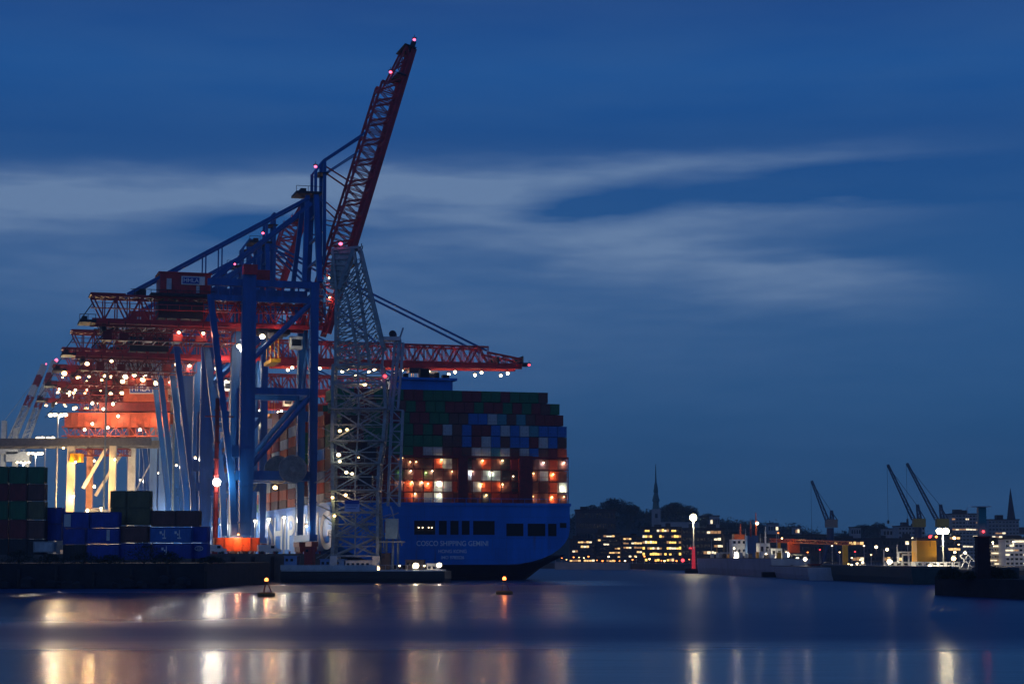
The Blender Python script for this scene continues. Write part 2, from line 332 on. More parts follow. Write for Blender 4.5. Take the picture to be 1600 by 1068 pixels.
for i, (px, py, pz, wpx, lab) in enumerate([(958, 772, 812, 34, 'broad domed dark tree on the hill, left of the church spire'), (930, 780, 812, 20, 'smaller dark tree at the left edge of the domed tree'), (985, 780, 812, 20, 'dark tree just right of the domed tree on the hill'),
                                            (1056, 776, 812, 26, 'tall dark tree directly right of the church spire'), (1078, 786, 812, 16, 'lower dark tree second right of the church spire'), (1105, 798, 815, 14, 'small round tree on the hill above the lamp mast'),
                                            (1350, 815, 835, 18, 'bushy tree on the hill between the slewing cranes'), (1372, 812, 835, 16, 'dark tree on the hill left of the paired cranes')]):
    p = at(px, pz, 1380); tree(lab, p.x, p.y, p.z, (pz - py) * 1380 / F_PX, wpx * 1380 / F_PX, i)

# ------------------------------------------------------------------ ship-to-shore cranes
def crane(label, k, mode, seed=0, lamps=True, power=1.0, boom_end=None, legmat=BLUE, detail=True):
    rr = random.Random(seed)
    t = thing('quay_crane', label, 'container crane', q2w(0, k, QZ), ALPHA, 'ship-to-shore cranes along the quay')
    OFF = (0, 0, -QZ)
    def B(): return MB(OFF)
    for s in (-9, 9):
        m = B(); m.beam((0, s, 11), (0, s, 26), 1.5, 2.0, up=(0, 1, 0), w2=2.0); m.beam((0, s, 26), (0, s, 73.5), 2.0, 2.0, up=(0, 1, 0))
        for z in (19, 31, 39, 52, 58, 64): m.box(-1.12, 1.12, s - 1.12, s + 1.12, z, z + .3)
        m.beam((-1.25, s - 1.3, 12), (-1.25, s - 1.3, 66), .12); m.beam((-.75, s - 1.3, 12), (-.75, s - 1.3, 66), .12)
        for z in range(12, 66, 2): m.box(-1.25, -.75, s - 1.35, s - 1.25, z, z + .15)
        m.build('waterside_leg', legmat, t)
        m = B(); m.beam((-16.6, s, 11), (-16.4, s, 30), 2.6, 2.4, up=(0, 1, 0), w2=3.7); m.beam((-16.4, s, 30), (-16.4, s, 75.2), 3.7, 2.4, up=(0, 1, 0), w2=3.3)
        for z in range(14, 74, 9): m.box(-18.35, -14.45, s - 1.3, s + 1.3, z, z + .25)
        m.build('landside_leg', legmat, t)
        m = B(); m.beam((-25.8, s, 69), (-19.9, s, 24.4), 1.5, 1.5, up=(0, 1, 0)); m.beam((-19.9, s, 24.6), (-19.2, s, 11), 1.5, 1.5, up=(0, 1, 0)); m.build('leaning_leg', legmat, t)
        m = B(); m.box(-26.6, 1.2, s - .7, s + .7, 72.3, 74); m.box(-26.6, 1.2, s - .6, s + .6, 68.6, 70)
        for u in (-24, -21, -12, -8, -4): m.beam((u, s, 70), (u, s, 72.3), .35)
        m.build('upper_beam', legmat, t)
        m = B(); m.box(-15.2, -.9, s - .7, s + .7, 45.6, 47.3); m.build('tie_beam', legmat, t); m = B(); m.box(-19.2, -1, s - .8, s + .8, 24.4, 26.8); m.build('tie_beam', legmat, t)
        m = B(); m.tube((-15, s, 54.6), (-.6, s, 69), .7, 10); m.build('diagonal_brace', legmat, t); m = B(); m.tube((-15.2, s, 28), (-.8, s, 45.4), .7, 10); m.build('diagonal_brace', legmat, t)
    m = B()
    for u in (0, -16.4):
        for z, h in ((70.5, 1.6), (46.4, 1.4), (25.6, 1.6)): m.box(u - .7, u + .7, -8, 8, z - h / 2, z + h / 2)
    m.tube((0, -8, 47), (0, 8, 69), .5, 8); m.tube((0, 8, 47), (0, -8, 69), .5, 8)
    m.tube((-16.4, -8, 27), (-16.4, 8, 45), .5, 8)
    m.build('cross_beam', legmat, t)
    for u in (0, -16.6):
        m = B(); m.box(u - 1, u + 1, -11.5, 11.5, 9.6, 11.2)
        m.build('sill_beam', legmat, t)
        for s in (-9, 9):
            m = B(); m.box(u - .8, u + .8, s - 4.4, s + 4.4, 8.3, 9.5)
            for c in (-3.2, -1.1, 1.1, 3.2): m.box(u - .6, u + .6, s + c - .8, s + c + .8, 7.1, 8.3); m.tube((u - .35, s + c, 6.95), (u + .35, s + c, 6.95), .42, 12)
            m.build('bogie', ORANGE if k == 0 and u < 0 else DARKRED, t)  # lamplight on the nearest landside bogies put into their orange
    # top frame with pylon, stays
    m = B()
    for s in (-1, 1):
        m.beam((-2.6, s * 9, 74), (-1.0, s * 2.8, 97), 1.1, 1.1, up=(0, 1, 0)); m.beam((1.3, s * 9, 74), (1.2, s * 2.8, 98), 1.3, 1.3, up=(0, 1, 0))
        m.beam((3.6, s * 3, 66), (3.4, s * 2.6, 106.5), .8); m.beam((3.4, s * 2.6, 106.7), (1.1, s * 2.8, 103.5), .5); m.beam((1.1, s * 2.8, 98), (1.1, s * 2.8, 103.6), .7)
        m.beam((-2, s * 6.5, 84), (3.4, s * 6.5, 84), .5) if False else None
    for z in (80, 86, 92, 98): m.beam((1.2, -9 + (z - 74) * .26, z), (1.2, 9 - (z - 74) * .26, z), .6)
    for z in (80, 88, 96): m.beam((1.2, -2.8, z), (3.5, -2.8, z), .35); m.beam((1.2, 2.8, z), (3.5, 2.8, z), .35)
    m.beam((3.4, -2.6, 106.5), (3.4, 2.6, 106.5), .6)
    m.build('apex_frame', legmat, t)
    m = B(); m.box(-4, 2.6, -4, 4, 97.4, 98); m.box(-2.6, -1.2, -2.4, 2.4, 98, 99); m.box(1.6, 4.4, -3.6, 3.6, 103, 103.15)
    for x in (-4, -1, 2.4): m.beam((x, -4, 98), (x, -4, 99.3), .12)
    m.beam((-4, -4, 99.3), (2.6, -4, 99.3), .12); m.build('apex_platform', DARK, t)
    for s in (-3.6, 3.6):
        m = B(); m.beam((-.6, s, 96.5), (-45.6, s, 70), .75, .75); m.build('backstay', legmat, t)
        m = B(); m.beam((-.9, s * 2.4, 94), (-25.5, s * 2.4, 74), .85, .85); m.build('portal_stay', legmat, t); m = B(); m.beam((-26.5, s, 85.0 - 3.7), (-26.5, s, 70), .3); m.build('hanger', legmat, t); m = B(); m.beam((-22.5, s, 83.4), (-22.5, s, 74), .3); m.build('hanger', legmat, t)
    # girder
    m = B(); m.truss((-54, 0, 63.6), (3, 0, 63.6), (0, 0, 1), 7.4, 6, 19, .6, .34)
    m.box(-54, 3, -4.2, -3.4, 62.6, 63.6); m.box(-54, 3, 3.4, 4.2, 62.6, 63.6)
    m.box(-54.5, 3, -5.6, -4.3, 66.2, 66.35); m.box(-54.5, -46, -4, 4, 69.7, 70.2)
    for u in range(-54, 4, 3): m.beam((u, -5.6, 66.2), (u, -5.6, 67.5), .12)
    m.beam((-54.5, -5.6, 67.5), (3, -5.6, 67.5), .14)
    m.build('girder', RED, t)
    m = B(); m.truss((-53, 0, 58.6), (-19, 0, 58.6), (0, 0, 1), 9.4, 3.4, 14, .34, .2); m.box(-53, -19, -5.4, -4.6, 58.4, 58.55)
    for u in range(-53, -18, 2): m.beam((u, -5.4, 58.5), (u, -5.4, 59.7), .1)
    m.beam((-53, -5.4, 59.7), (-19, -5.4, 59.7), .12)
    for u in (-50, -46, -40, -33, -27): m.beam((u, -4.4, 62), (u, -4.4, 63.2), .3); m.beam((u, 4.4, 62), (u, 4.4, 63.2), .3); m.box(u - 1.2, u + 1.0, rr.uniform(-3, 0), rr.uniform(1, 3), 58.8, 58.8 + rr.uniform(1, 2.8))
    if k < 200: m.build('cable_gallery', DARKRED, t)
    m = B(); m.box(-57, -53, -4.5, 4.5, 62.8, 63.4); m.box(-56.2, -55, -1.5, 1.5, 63.4, 64.6)
    for x in (-57, -55, -53.2): m.beam((x, -4.5, 63.4), (x, -4.5, 64.7), .14)
    m.beam((-57, -4.5, 64.7), (-53, -4.5, 64.7), .14); m.beam((-57, -3, 63), (-54, -3, 67.5), .25); m.box(-51.6, -50.6, -4.4, 4.4, 60.9, 62.4); m.beam((-51, -4, 60), (-54, -4, 56.5), .3)
    m.build('tail_platform', DARK, t)
    h = MB(OFF); h.box(-37.8, -25.3, -4.6, 4.6, 70.6, 75.6); h.box(-38.2, -25, -4.9, 4.9, 75.6, 75.9)
    for u in range(-37, -25, 2): h.box(u, u + .15, -4.75, -4.6, 70.8, 75.5)
    ho = h.build('machinery_house', RED, t)
    m = B(); m.box(-32.6, -26.8, -4.98, -4.76, 72.8, 74.9); m.build('sign_panel', WHITE, ho)
    m = B(); m.box(-32.3, -28.2, -5.06, -4.99, 73.05, 74.65); m.build('sign_field', mat('sign_blue', (.02, .06, .35), .5, 0, 0), ho)
    text('HHLA', 1.45, (-30.25, -5.1, 73.85 - QZ), (math.pi / 2, 0, 0), WHITE, ho, 'sign_lettering', 1.0)
    m = B(); m.box(-28.9, -28.1, -4.9, -4.7, 70.8, 72.6); m.box(-36.2, -35, -4.85, -4.7, 71.5, 74.2); m.build('house_door', LGREY, ho)
    m = B(); m.box(-40, -24.2, -5.2, 5.2, 69.8, 70.5); m.box(-38, -27, -4, 4, 64.4, 68.6); m.box(-43.5, -41, -3.2, 3.2, 69.8, 71.4)
    for u in range(-44, -24, 2): m.beam((u, -5.4, 69.8), (u, -5.4, 71.2), .12)
    m.beam((-45, -5.4, 71.2), (-24.2, -5.4, 71.2), .14); m.build('machinery_deck', DARK, t)
    h = MB(OFF); h.box(-15.6, -10.6, -5, -1, 74.2, 77.2); h.box(-18, -14.6, -11, -8, 75.2, 77.6); h.build('winch_cabin', RED, t)
    tu = -9 if mode == 'up' else rr.choice((20, 34, 46)); 
    m = B(); m.box(tu - 4, tu + 4, -3.2, 3.2, 61.4, 62.9); m.box(tu - 2, tu + 2, -4.5, -2.4, 60.2, 61.6); tr = m.build('trolley', DARK, t)
    m = B(); m.box(tu + 4.2, tu + 7.2, -2.8, -.2, 57.8, 61); m.build('operator_cab', [LGREY], tr)
    m = B(); m.box(tu + 7.2, tu + 7.3, -2.6, -.4, 58.2, 60.4); m.box(tu + 4.5, tu + 6.9, -2.9, -2.81, 58.6, 60.2); m.build('cab_window', GLASSD, tr)
    m = B(); m.box(tu - 1.2, tu + 1.2, -6, 6, 54, 54.9)
    for s in (-3, 3): m.beam((tu - 1, s, 55), (tu - 1, s, 61.4), .12); m.beam((tu + 1, s, 55), (tu + 1, s, 61.4), .12)
    m.build('spreader', YELLOW, tr)
    # stair tower zigzag on landside, cable reels
    if detail:
        m = B(); z = 11
        while z < 66:
            m.beam((-16.4 + 1.9, -10.4, z), (-16.4 - 1.9, -10.4, z + 2.6), .18, .7, up=(0, 1, 0)); m.beam((-18.3, -10.4, z + 2.6), (-14.5, -10.4, z + 5.2), .18, .7, up=(0, 1, 0)); z += 5.2
        m.build('stairs', BLUE, t) if False else None
        for du, dv in ((-5.3, -11.2), (-8.2, -6.5)):
            m = B(); m.tube((du, dv - .5, 27.2), (du, dv + .5, 27.2), .8, 16)
            for q in range(24):
                a0 = q * math.pi / 12; a1 = a0 + math.pi / 12
                m.beam((du + 3.35 * math.cos(a0), dv - .35, 27.2 + 3.35 * math.sin(a0)), (du + 3.35 * math.cos(a1), dv - .35, 27.2 + 3.35 * math.sin(a1)), .3)
                m.beam((du, dv - .35, 27.2), (du + 3.3 * math.cos(a0), dv - .35, 27.2 + 3.3 * math.sin(a0)), .1)
            m.tube((du, dv - .15, 27.2), (du, dv + .4, 27.2), 3.15, 32); m.beam((du, dv + .7, 27.2), (du, dv + 2.4, 25), .5)
            m.build('cable_reel', GREY, t)
        m = B(); m.tube((-18.8, -9, 11), (-18.8, -9, 47), .35, 8); m.box(-20.2, -18.4, -10.4, -8.6, 30, 33); m.build('lift_shaft', legmat, t)
    m = B(); m.box(-24.5, -13.5, -13.6, -10.4, 7.2, 10.4) if k == 0 else None
    if k == 0:
        for u in range(-24, -13, 2): m.box(u, u + .3, -13.8, -13.6, 7.3, 10.3)
        m.build('lit_bogie_block', ORANGE, t)  # added box, the orange-lit look of the bogies put into its colour
    # boom
    m = B(); pl = MB(OFF)
    if mode == 'down': A0 = Vector((3.4, 0, 63.6)); B0 = Vector((boom_end or 79, 0, 63.6)); up = Vector((0, 0, 1))
    else: A0 = Vector((4.2, 0, 62)); B0 = Vector(boom_end or (25.9, 0, 137)); d = (B0 - A0).normalized(); up = Vector((-d.z, 0, d.x))
    d = (B0 - A0).normalized(); L = (B0 - A0).length
    for s in (-3.7, 3.7): 
        o = Vector((0, s, 0))
        m.truss(A0 + o, A0 + o + d * (L * .86), up, 1.5, 5.6 if mode == 'up' else 5.2, int(L / 3.2), .42, .24, h2=5)
        m.truss(A0 + o + d * (L * .86), B0 + o, up, 1.5, 3.4, 4, .4, .24, h2=1.6)
        m.beam(A0 + o - up * (1.2 if mode == 'down' else .6), B0 + o - up * (.8 if mode == 'down' else .6), 1.0, 2.6 if mode == 'down' else 1.1, up=up, h2=1.2)
    nb = int(L / 6.4)
    for q in range(nb + 1):
        p = A0 + d * (L * q / nb); m.beam(p + Vector((0, -3.7, 0)), p + Vector((0, 3.7, 0)), .4)
        if q < nb * .86: m.beam(p + Vector((0, -3.7, 0)) + up * 5, p + Vector((0, 3.7, 0)) + up * 5, .4)
        if q < nb * .8: m.beam(p + Vector((0, -3.7, 0)) + up * 5, p + d * (L / nb) + Vector((0, 3.7, 0)) + up * 5, .25)
    bo = m.build('boom', RED, t)
    def PL(): return MB(OFF)
    for f, w in ((1.0, 3.2), (.9, 2.2), (.24, 2.6)):
        p = A0 + d * (L * f); q = up * (-1 if f < .5 else 1); pl = PL()
        pl.beam(p - Vector((0, 5.4, 0)) + q * .8, p + Vector((0, 5.4, 0)) + q * .8, w, .25, up=d); pl.beam(p - Vector((0, 5.4, 0)) + q * 2.0, p + Vector((0, 5.4, 0)) + q * 2.0, .14)
        for s in (-5.2, -1.5, 1.5, 5.2): pl.beam(p + Vector((0, s, 0)), p + Vector((0, s, 0)) + q * 2.1, .14)
        pl.build('boom_platform', DARK, bo)
    pl = PL(); pl.beam(B0 - d * 1 - Vector((0, 3, 0)), B0 + d * 2 - Vector((0, 3, 0)), 1.2); pl.build('boom_tip', DARK, bo)
    if mode == 'down':
        for s in (-3.7, 3.7):
            for e, zz in ((34, 69), (68, 67.5)):
                m = B(); m.beam((1.2, s * .75, 98), (e, s, zz), .55); m.build('forestay', legmat, t)
    else:
        for s in (-3.4, 3.4):
            m = B(); p = A0 + d * (L * .68) + up * 5
            m.beam((3.4, s * .8, 106.6), p + Vector((0, s, 0)), .5); m.build('forestay', legmat, t); m = B(); m.beam((3.4, s * .8, 103), p + Vector((0, s * 1.1, 0)) - d * 5, .3)
            m.build('forestay', legmat, t)
            m = B(); p2 = A0 + d * (L * .5) + up * 5; m.beam((3.4, s * .8, 105), p2 + Vector((0, s, 0)), .35); m.build('boom_latch', RED, t); m = B(); m.beam((3.4, s * .8, 96), p2 + Vector((0, s, 0)) - d * 9, .3); m.build('boom_latch', RED, t); m = B(); m.beam((3.4, s * .8, 91), A0 + d * (L * .36) + up * 5 + Vector((0, s, 0)), .25); m.build('boom_latch', RED, t)
    # lights
    def lamp(p, r=.4, mt=EW, pw=0, col=(1, .78, .5), par=t, name='floodlight'):
        p = Vector(p); m = B(); m.ball(p, r, 8, .8); m.m = 1; m.cb((p.x, p.y, p.z + r * .9 + .1), (r * 2.4, r * 2.4, .2)); m.beam((p.x, p.y, p.z + r), (p.x, p.y, p.z + r + .9), .12)
        o = m.build(name, [mt, DARK], par)
        if pw: light(o, (p.x, p.y, p.z - QZ - r - .15), pw, col, .35)
    def red(p, mt=EP, r=.42): lamp(p, r, mt, 40, (1, .1, .2), t, 'warning_light')
    red((1, -3, 104.6) if k == 0 else (0, -3, 100.4)); red(B0 + d * 2.6 - Vector((0, 3, 0)), ER if mode == 'down' else EP)
    if mode == 'up': red(A0 + d * (L * .9) - Vector((0, 3, 0)) + up * 3.5); 
    if k == 0: red((-20, -9, 77.8), EP, .3)
    if lamps:
        if mode == 'down':
            for i in range(9):
                u = 9 + i * 8.2
                for s in (-3.9, 3.9): lamp((u, s, 60.8), .5, EW, 3000 * power if i % 2 == (s > 0) else 0, (1, .62, .34))
        for i in range(12):
            u = -53 + i * 3.5 + rr.uniform(-1, 1)
            for s in (-5, 5):
                if rr.random() < (.85 if k > 90 else .3): lamp((u, s, 61.8 + rr.uniform(-1.6, .4)), rr.choice((.3, .4, .5, .65, .85)), rr.choice((EW, EWS, EWS, EY)), 1500 * power if i % 3 == (s > 0) and k > 90 else 0, (1, .5, .26))
        for u, s, z in ((-21, -5, 60.5), (-13, -6, 62), (-4, -6, 60.5), (-12, 6, 61)): lamp((u, s, z), .45, EW, 4500 * power, (1, .86, .62))
        for u, z in ((-19, 34), (-2.5, 44.5), (-8, 23.6)): lamp((u, -6 if u < -10 else 0, z), .4, EWS, 1500 * power, (1, .9, .75))
    if k > 0:
        lamp((-24.5, -11, 13.5), .45, EW, 11000, (.85, .95, 1)); lamp((-24.5, 6, 13.5), .35, EW, 9000, (.85, .95, 1))
    return t
def lamp_c1(t):
    def L(p, r, mt, pw, col):
        p = Vector(p); m = MB((0, 0, -QZ)); m.ball(p, r, 10, .8); m.m = 1; m.cb((p.x, p.y + .9, p.z + .3), (r * 1.6, .8, r * 1.6)); o = m.build('floodlight', [mt, DARK], t)
        light(o, (p.x, p.y, p.z - QZ - r - .2), pw, col, .3)
    L((-12.6, -7, 60.2), .7, EW, 5200, (1, .88, .62)); L((-18.4, -7, 57.6), .6, EW, 4200, (1, .86, .6)); L((-9, -7.5, 22.8), .6, EY, 3000, (1, .5, .18))
    L((-33, -5, 60.8), .4, EWS, 1200, (1, .3, .2)); L((-27, -5, 60.8), .4, EWS, 1200, (1, .3, .2)); L((4.6, -4, 76), .25, EWS, 350, (1, .6, .35)); L((4.8, -4, 71), .25, EWS, 350, (1, .6, .35)); L((7.4, -4.6, 82), .25, EWS, 250, (1, .5, .3))
    L((-19, -15.6, 11.2), .2, EO, 2600, (1, .45, .25)); L((-1.6, -10.6, 13.4), .3, EWS, 900, (1, .95, .9))
c1 = crane('nearest blue crane with its red boom raised high against the sky', 0, 'up', 1, lamps=False); lamp_c1(c1)
crane('second blue crane with its red boom lowered over the ship and ending right of it', 82, 'down', 2, power=1.0)
crane('third crane, its shorter red boom raised behind the pylon of the nearest crane', 132, 'up', 3, boom_end=(22, 0, 119), power=.9, detail=False)
crane('fourth crane with lowered boom, lit behind the leaning legs of the second', 190, 'down', 4, boom_end=70, power=.8, detail=False)
crane('farthest blue crane with lowered boom and crowded tail lights at far left', 255, 'down', 5, boom_end=66, power=.8, detail=False)

# ------------------------------------------------------------------ the container ship
ship = thing('container_ship', 'huge blue container ship seen from astern, loaded with stacked containers', 'container ship', OS, ALPHA)
BEAM = 59.8; DK = 18.8
def ringf(v, bot, hb, bil, top=DK, n=9):
    """half-section points from port deck down, round the bilge, to starboard deck"""
    p = [(-hb, top)] + [(-hb, top - (top - bil) * q / 3) for q in (1, 2)]
    for q in range(n):
        a = math.pi / 2 * q / (n - 1)
        p.append((-hb * .45 - hb * .55 * math.cos(a), bil - (bil - bot) * math.sin(a)))
    p2 = [(-x, z) for x, z in reversed(p)]
    return [Vector((30 - .1 + x, v, z)) for x, z in p + p2]
def hull():
    hb = BEAM / 2
    secs = [(0, 3.9, hb, 12.5), (3, 3.5, hb, 12), (14, 2.2, hb, 9), (40, -1, hb, 4), (90, -2, hb, 1), (290, -2, hb, 1), (340, -2, hb * .75, 1), (375, -2, hb * .3, 1), (392, -2, 1.2, 4)]
    m = MB(); m.loft([ringf(*s) for s in secs], caps=False)
    r0 = ringf(*secs[0]); m.add(r0, [tuple(range(len(r0) - 1, -1, -1))])
    m.add([(0, 0, DK - .2), (59.8, 0, DK - .2), (59.8, 300, DK - .2), (0, 300, DK - .2)], [(0, 1, 2, 3)])
    m.build('hull', HULLB, ship)
    # dark counter under the transom down into the water
    m = MB(); m.loft([[Vector((29.9 + x, v, z)) for x, z in pts] for v, pts in (
        (.25, [(-29, 6.4), (-20, 4.2), (0, 3.95), (20, 4.2), (29, 6.4), (24, 5.6), (0, 3.9), (-24, 5.6)]),
        (4, [(-28, 6.4), (-20, 4.2), (0, 3.9), (20, 4.2), (28, 6.4), (20, 1.5), (0, .8), (-20, 1.5)]),
        (8, [(-27, 6.2), (-20, 4.2), (0, 3.9), (20, 4.2), (27, 6.2), (19, -1.2), (0, -1.5), (-19, -1.2)]),
        (45, [(-27, 3.2), (-20, 3.2), (0, 3.2), (20, 3.2), (27, 3.2), (24, -2), (0, -2), (-24, -2)]))])
    m.build('counter', HULLD, ship)
    m = MB(); m.box(-.25, 60.05, -.3, .1, DK - .5, DK + .25); m.box(-.3, 0, 0, 300, DK - .4, DK + .3)
    for u in range(0, 60, 3): m.beam((u, -.1, DK + .25), (u, -.1, DK + 1.3), .1)
    m.beam((0, -.1, DK + 1.3), (59.8, -.1, DK + 1.3), .12); m.build('rail', HULLB, ship)
    ops = [(19.9, 25.2), (26.1, 28.1), (29.0, 31.1), (31.9, 33.9), (34.8, 40.3), (43.3, 47.7), (48.8, 53.4), (54.1, 56.3)]
    for i, (a, b) in enumerate(ops):
        z0, z1 = (11.2, 14.6) if i < 5 else (10.9, 14.0)
        m = MB(); m.box(a - .2, b + .2, -.14, .0, z1, z1 + .2); m.box(a - .2, b + .2, -.14, 0, z0 - .2, z0); m.box(a - .2, a, -.14, 0, z0, z1); m.box(b, b + .2, -.14, 0, z0, z1)
        m.m = 1; m.box(a, b, -.06, -.01, z0, z1); m.build('mooring_opening', [HULLB, BLACK], ship)  # flush black panel, shade of the deck inside put in as colour
    m = MB(); m.box(12.5, 16, -.06, -.01, 11.6, 14.4); m.build('mooring_opening', DARKRED, ship)
    m = MB(); m.m = 0; m.box(57.2, 58.9, -.1, -.02, 13.0, 14.2); m.build('fairlead', BLACK, ship)  # small opening, its dark inside put in as a black panel
    for u in (21, 22, 23.5, 24.3):
        m = MB(); m.ball((u, -.2, 12.9), .16, 6); m.build('deck_lamp', EWS, ship)
    text('COSCO SHIPPING GEMINI', 1.75, (29.6, -.06, 9.0), (math.pi / 2, 0, 0), mat('ship_lettering', (.85, .9, .95), .6, 0, .1), ship, 'ship_name', .9)
    text('HONG KONG', 1.2, (29.6, -.06, 7.1), (math.pi / 2, 0, 0), MATS['ship_lettering'], ship, 'home_port', .95)
    text('IMO 9783526', 1.1, (29.6, -.06, 5.6), (math.pi / 2, 0, 0), MATS['ship_lettering'], ship, 'registry_number', .95)
    text('COSCO SHIPPING', 13, (-.05, 100, 11.8), (math.pi / 2, 0, -math.pi / 2), WHITE, ship, 'side_lettering', 1.9, .03)
    # aft casing and bridge block, seen above the stern stack
    m = MB(); m.box(17, 33, 14, 26, DK, 50.4); m.box(16.2, 34, 13.2, 27, 50.4, 51); m.build('aft_casing', HULLB, ship)
    m = MB()
    for x, w, h in ((18.4, .8, 1.3), (20.8, 1.1, 1.2), (25, 2.4, 2.4), (29, 1, 1.6), (31, 1.6, 1.1)): m.box(x, x + w, 16, 18, 51, 51 + h)
    m.tube((19, 16, 51), (19, 16, 55), .12); m.build('exhaust_pipes', BLACK, ship)
    m = MB(); m.box(5, 55, 262, 274, DK, 58); m.build('accommodation', WHITE, ship)
    # lashing bridge: dark red uprights and walkways aft of the stack
    m = MB(); z1 = 30.4
    for c in range(25): m.box(c * 2.48 - .09, c * 2.48 + .09, -.02 + .35, .55, DK, z1 if c % 2 == 0 else z1 - 2.9)
    for r in range(1, 5): m.box(0, 59.6, .1, 1.1, DK + r * 2.82 + .0, DK + r * 2.82 + .16); m.box(0, 59.6, .12, .18, DK + r * 2.82 + 1.1, DK + r * 2.82 + 1.17)
    m.box(31.0, 33.5, .0, 1.12, DK, z1); m.box(46.7, 50.2, .0, 1.12, DK, z1 + .4)
    m.box(0, 59.6, .2, .9, z1 - .2, z1 + .25)
    for c in range(0, 24, 2): m.beam((c * 2.48, .45, DK), (c * 2.48 + 2.4, .45, DK + 2.7), .1)
    m.build('lashing_bridge', DARKRED, ship)
hull()
def slamp(u, z, mt, pw, col, r=.3, v=.72):
    m = MB(); m.ball((u, v, z), r, 8, .8); m.m = 1; m.cb((u, v, z + r + .08), (.7, .7, .16)); o = m.build('deck_floodlight', [mt, DARKRED], ship)
    if pw: light(o, (u, v + .3, z - r - .12), pw * .95, col, .14)
def pxu(cx, cy):
    """crop-8 readings turned into positions on the stern plane"""
    px = 600 + cx / 2.968; py = 560 + cy / 2.967
    a = (px - 800) / F_PX; b = (534 - py) / F_PX
    d = Vector((a, math.cos(PITCH) - b * math.sin(PITCH), math.sin(PITCH) + b * math.cos(PITCH)))
    t_ = (OS.x * CV.x + OS.y * CV.y + .6) / (d.x * CV.x + d.y * CV.y); p = d * t_
    return (Vector((p.x - OS.x, p.y - OS.y)).dot(Vector((CU.x, CU.y))), CAM_H + d.z * t_)
WARM = (1, .66, .34); PALE = (1, .9, .62); COOL = (.85, .9, 1)
for cx, cy, col, pw in [(267, 468, WARM, 300), (458, 472, WARM, 300), (550, 472, WARM, 300), (740, 482, COOL, 240), (835, 482, (1, .8, .65), 330), (318, 522, WARM, 120), (410, 522, COOL, 300), (500, 527, (.9, 1, .75), 270),
                        (600, 545, (1, .4, .2), 60), (693, 532, WARM, 260), (785, 535, WARM, 340), (78, 572, PALE, 330), (130, 572, WARM, 330), (175, 572, WARM, 330), (205, 578, WARM, 240), (260, 572, PALE, 460), (362, 580, (1, .6, .4), 330), (455, 580, WARM, 330),
                        (550, 582, WARM, 330), (832, 595, PALE, 460), (145, 625, WARM, 380), (260, 628, PALE, 240), (475, 632, WARM, 270), (690, 638, WARM, 400), (780, 641, WARM, 400), (835, 640, WARM, 90),
                        (85, 460, WARM, 80), (122, 478, WARM, 80), (150, 478, WARM, 60), (125, 520, PALE, 120), (225, 520, PALE, 120), (195, 528, (.4, 1, .3), 100), (75, 525, (.4, 1, .3), 100)]:
    u, z = pxu(cx, cy)
    slamp(u, z, EG if col[0] < .5 else (EY if col == WARM else EW), pw * 1.3, col, .24 if pw > 150 else .2)

PAL = {'R': ('dark red', (.19, .024, .026)), 'G': ('green', (.018, .15, .06)), 'B': ('blue', (.03, .15, .46)), 'W': ('pale grey', (.42, .46, .48)), 'D': ('brown', (.13, .05, .04)), 'T': ('teal blue', (.07, .25, .30)), 'O': ('orange red', (.42, .07, .02)), 'N': ('navy blue', (.012, .05, .34)), 'V': ('olive green', (.13, .125, .05)), 'K': ('near black', (.02, .02, .024))}
CM = {}
def container_mesh(code, L=12.19, W=2.36, H=2.66, doors=True):
    key = (code, L, W, H)
    if key in CM: return CM[key]
    nm, col = PAL[code]; m = MB()
    e = .16
    m.box(-W / 2 + .04, W / 2 - .04, .05, L - .05, .1, H - .05)
    for x in (-W / 2, W / 2 - e):
        for y in (0, L - e): m.box(x, x + e, y, y + e, 0, H)
    for y in (0, L - e):
        for z in (0, H - e): m.box(-W / 2 + e, W / 2 - e, y, y + e, z, z + e)
    for x in (-W / 2, W / 2 - .1):
        for z in (0, H - .12): m.box(x, x + .1, e, L - e, z, z + .12)
    n = int(L / .6)
    for s in (-1, 1):
        for i in range(n):
            y = e + (L - 2 * e) * (i + .25) / n; xx = s * (W / 2 - .04); m.box(min(xx, xx + s * .035), max(xx, xx + s * .035), y, y + (L / n) * .5, .13, H - .13)
    m.m = 1
    for x in (-.82, -.32, .32, .82): m.tube((x, -.01, .2), (x, -.01, H - .2), .035, 5)
    m.box(-.02, .02, -.005, .04, .17, H - .17)
    for x in (-.55, .55): m.box(x - .28, x + .28, .0, .03, H * .42, H * .46)
    rod = mat('door_rods_' + nm.replace(' ', '_'), tuple(min(1, c * 1.5 + .02) for c in col), .5, .3, 0)
    o = m.build('container', [mat('container_' + nm.replace(' ', '_'), col, .5, 0, .3, .7, streak=.4), rod]); me = o.data; bpy.data.objects.remove(o)
    CM[key] = me; return me
def container(me, loc, rz, label, group):
    o = bpy.data.objects.new('container', me); C.objects.link(o); o.location = loc; o.rotation_euler = (0, 0, rz)
    return tag(o, label, 'container', group)
RP = 2.82
rows = {9: 'GGRRGGGRRGGGGRRGGRGGGDR', 8: 'GGRDGGDGRGGRRRGRRGRGRDG', 7: 'GGDGRRGRRGGDDBBWTDTDRRR', 6: 'GGDGGGGGRGRWDBRRBWBWTBBB', 5: 'GGRGGGGGGGGDDBRWBDBBRWBD',
        4: 'DRGRRDGGRWWDRDWWTWDWBDRO', 3: 'DDRDRRDDDDOWDKDODKRWDDOD', 2: 'RDDRDRKDRDDDDWDWWKKDDWOD', 1: 'DRRDRRDODOWWODWOODKKDDOW', 0: 'RDDRRDDODWWDDODKORRWDDOD'}  # lower tiers: shade of unlit cells put in as brown and near-black boxes
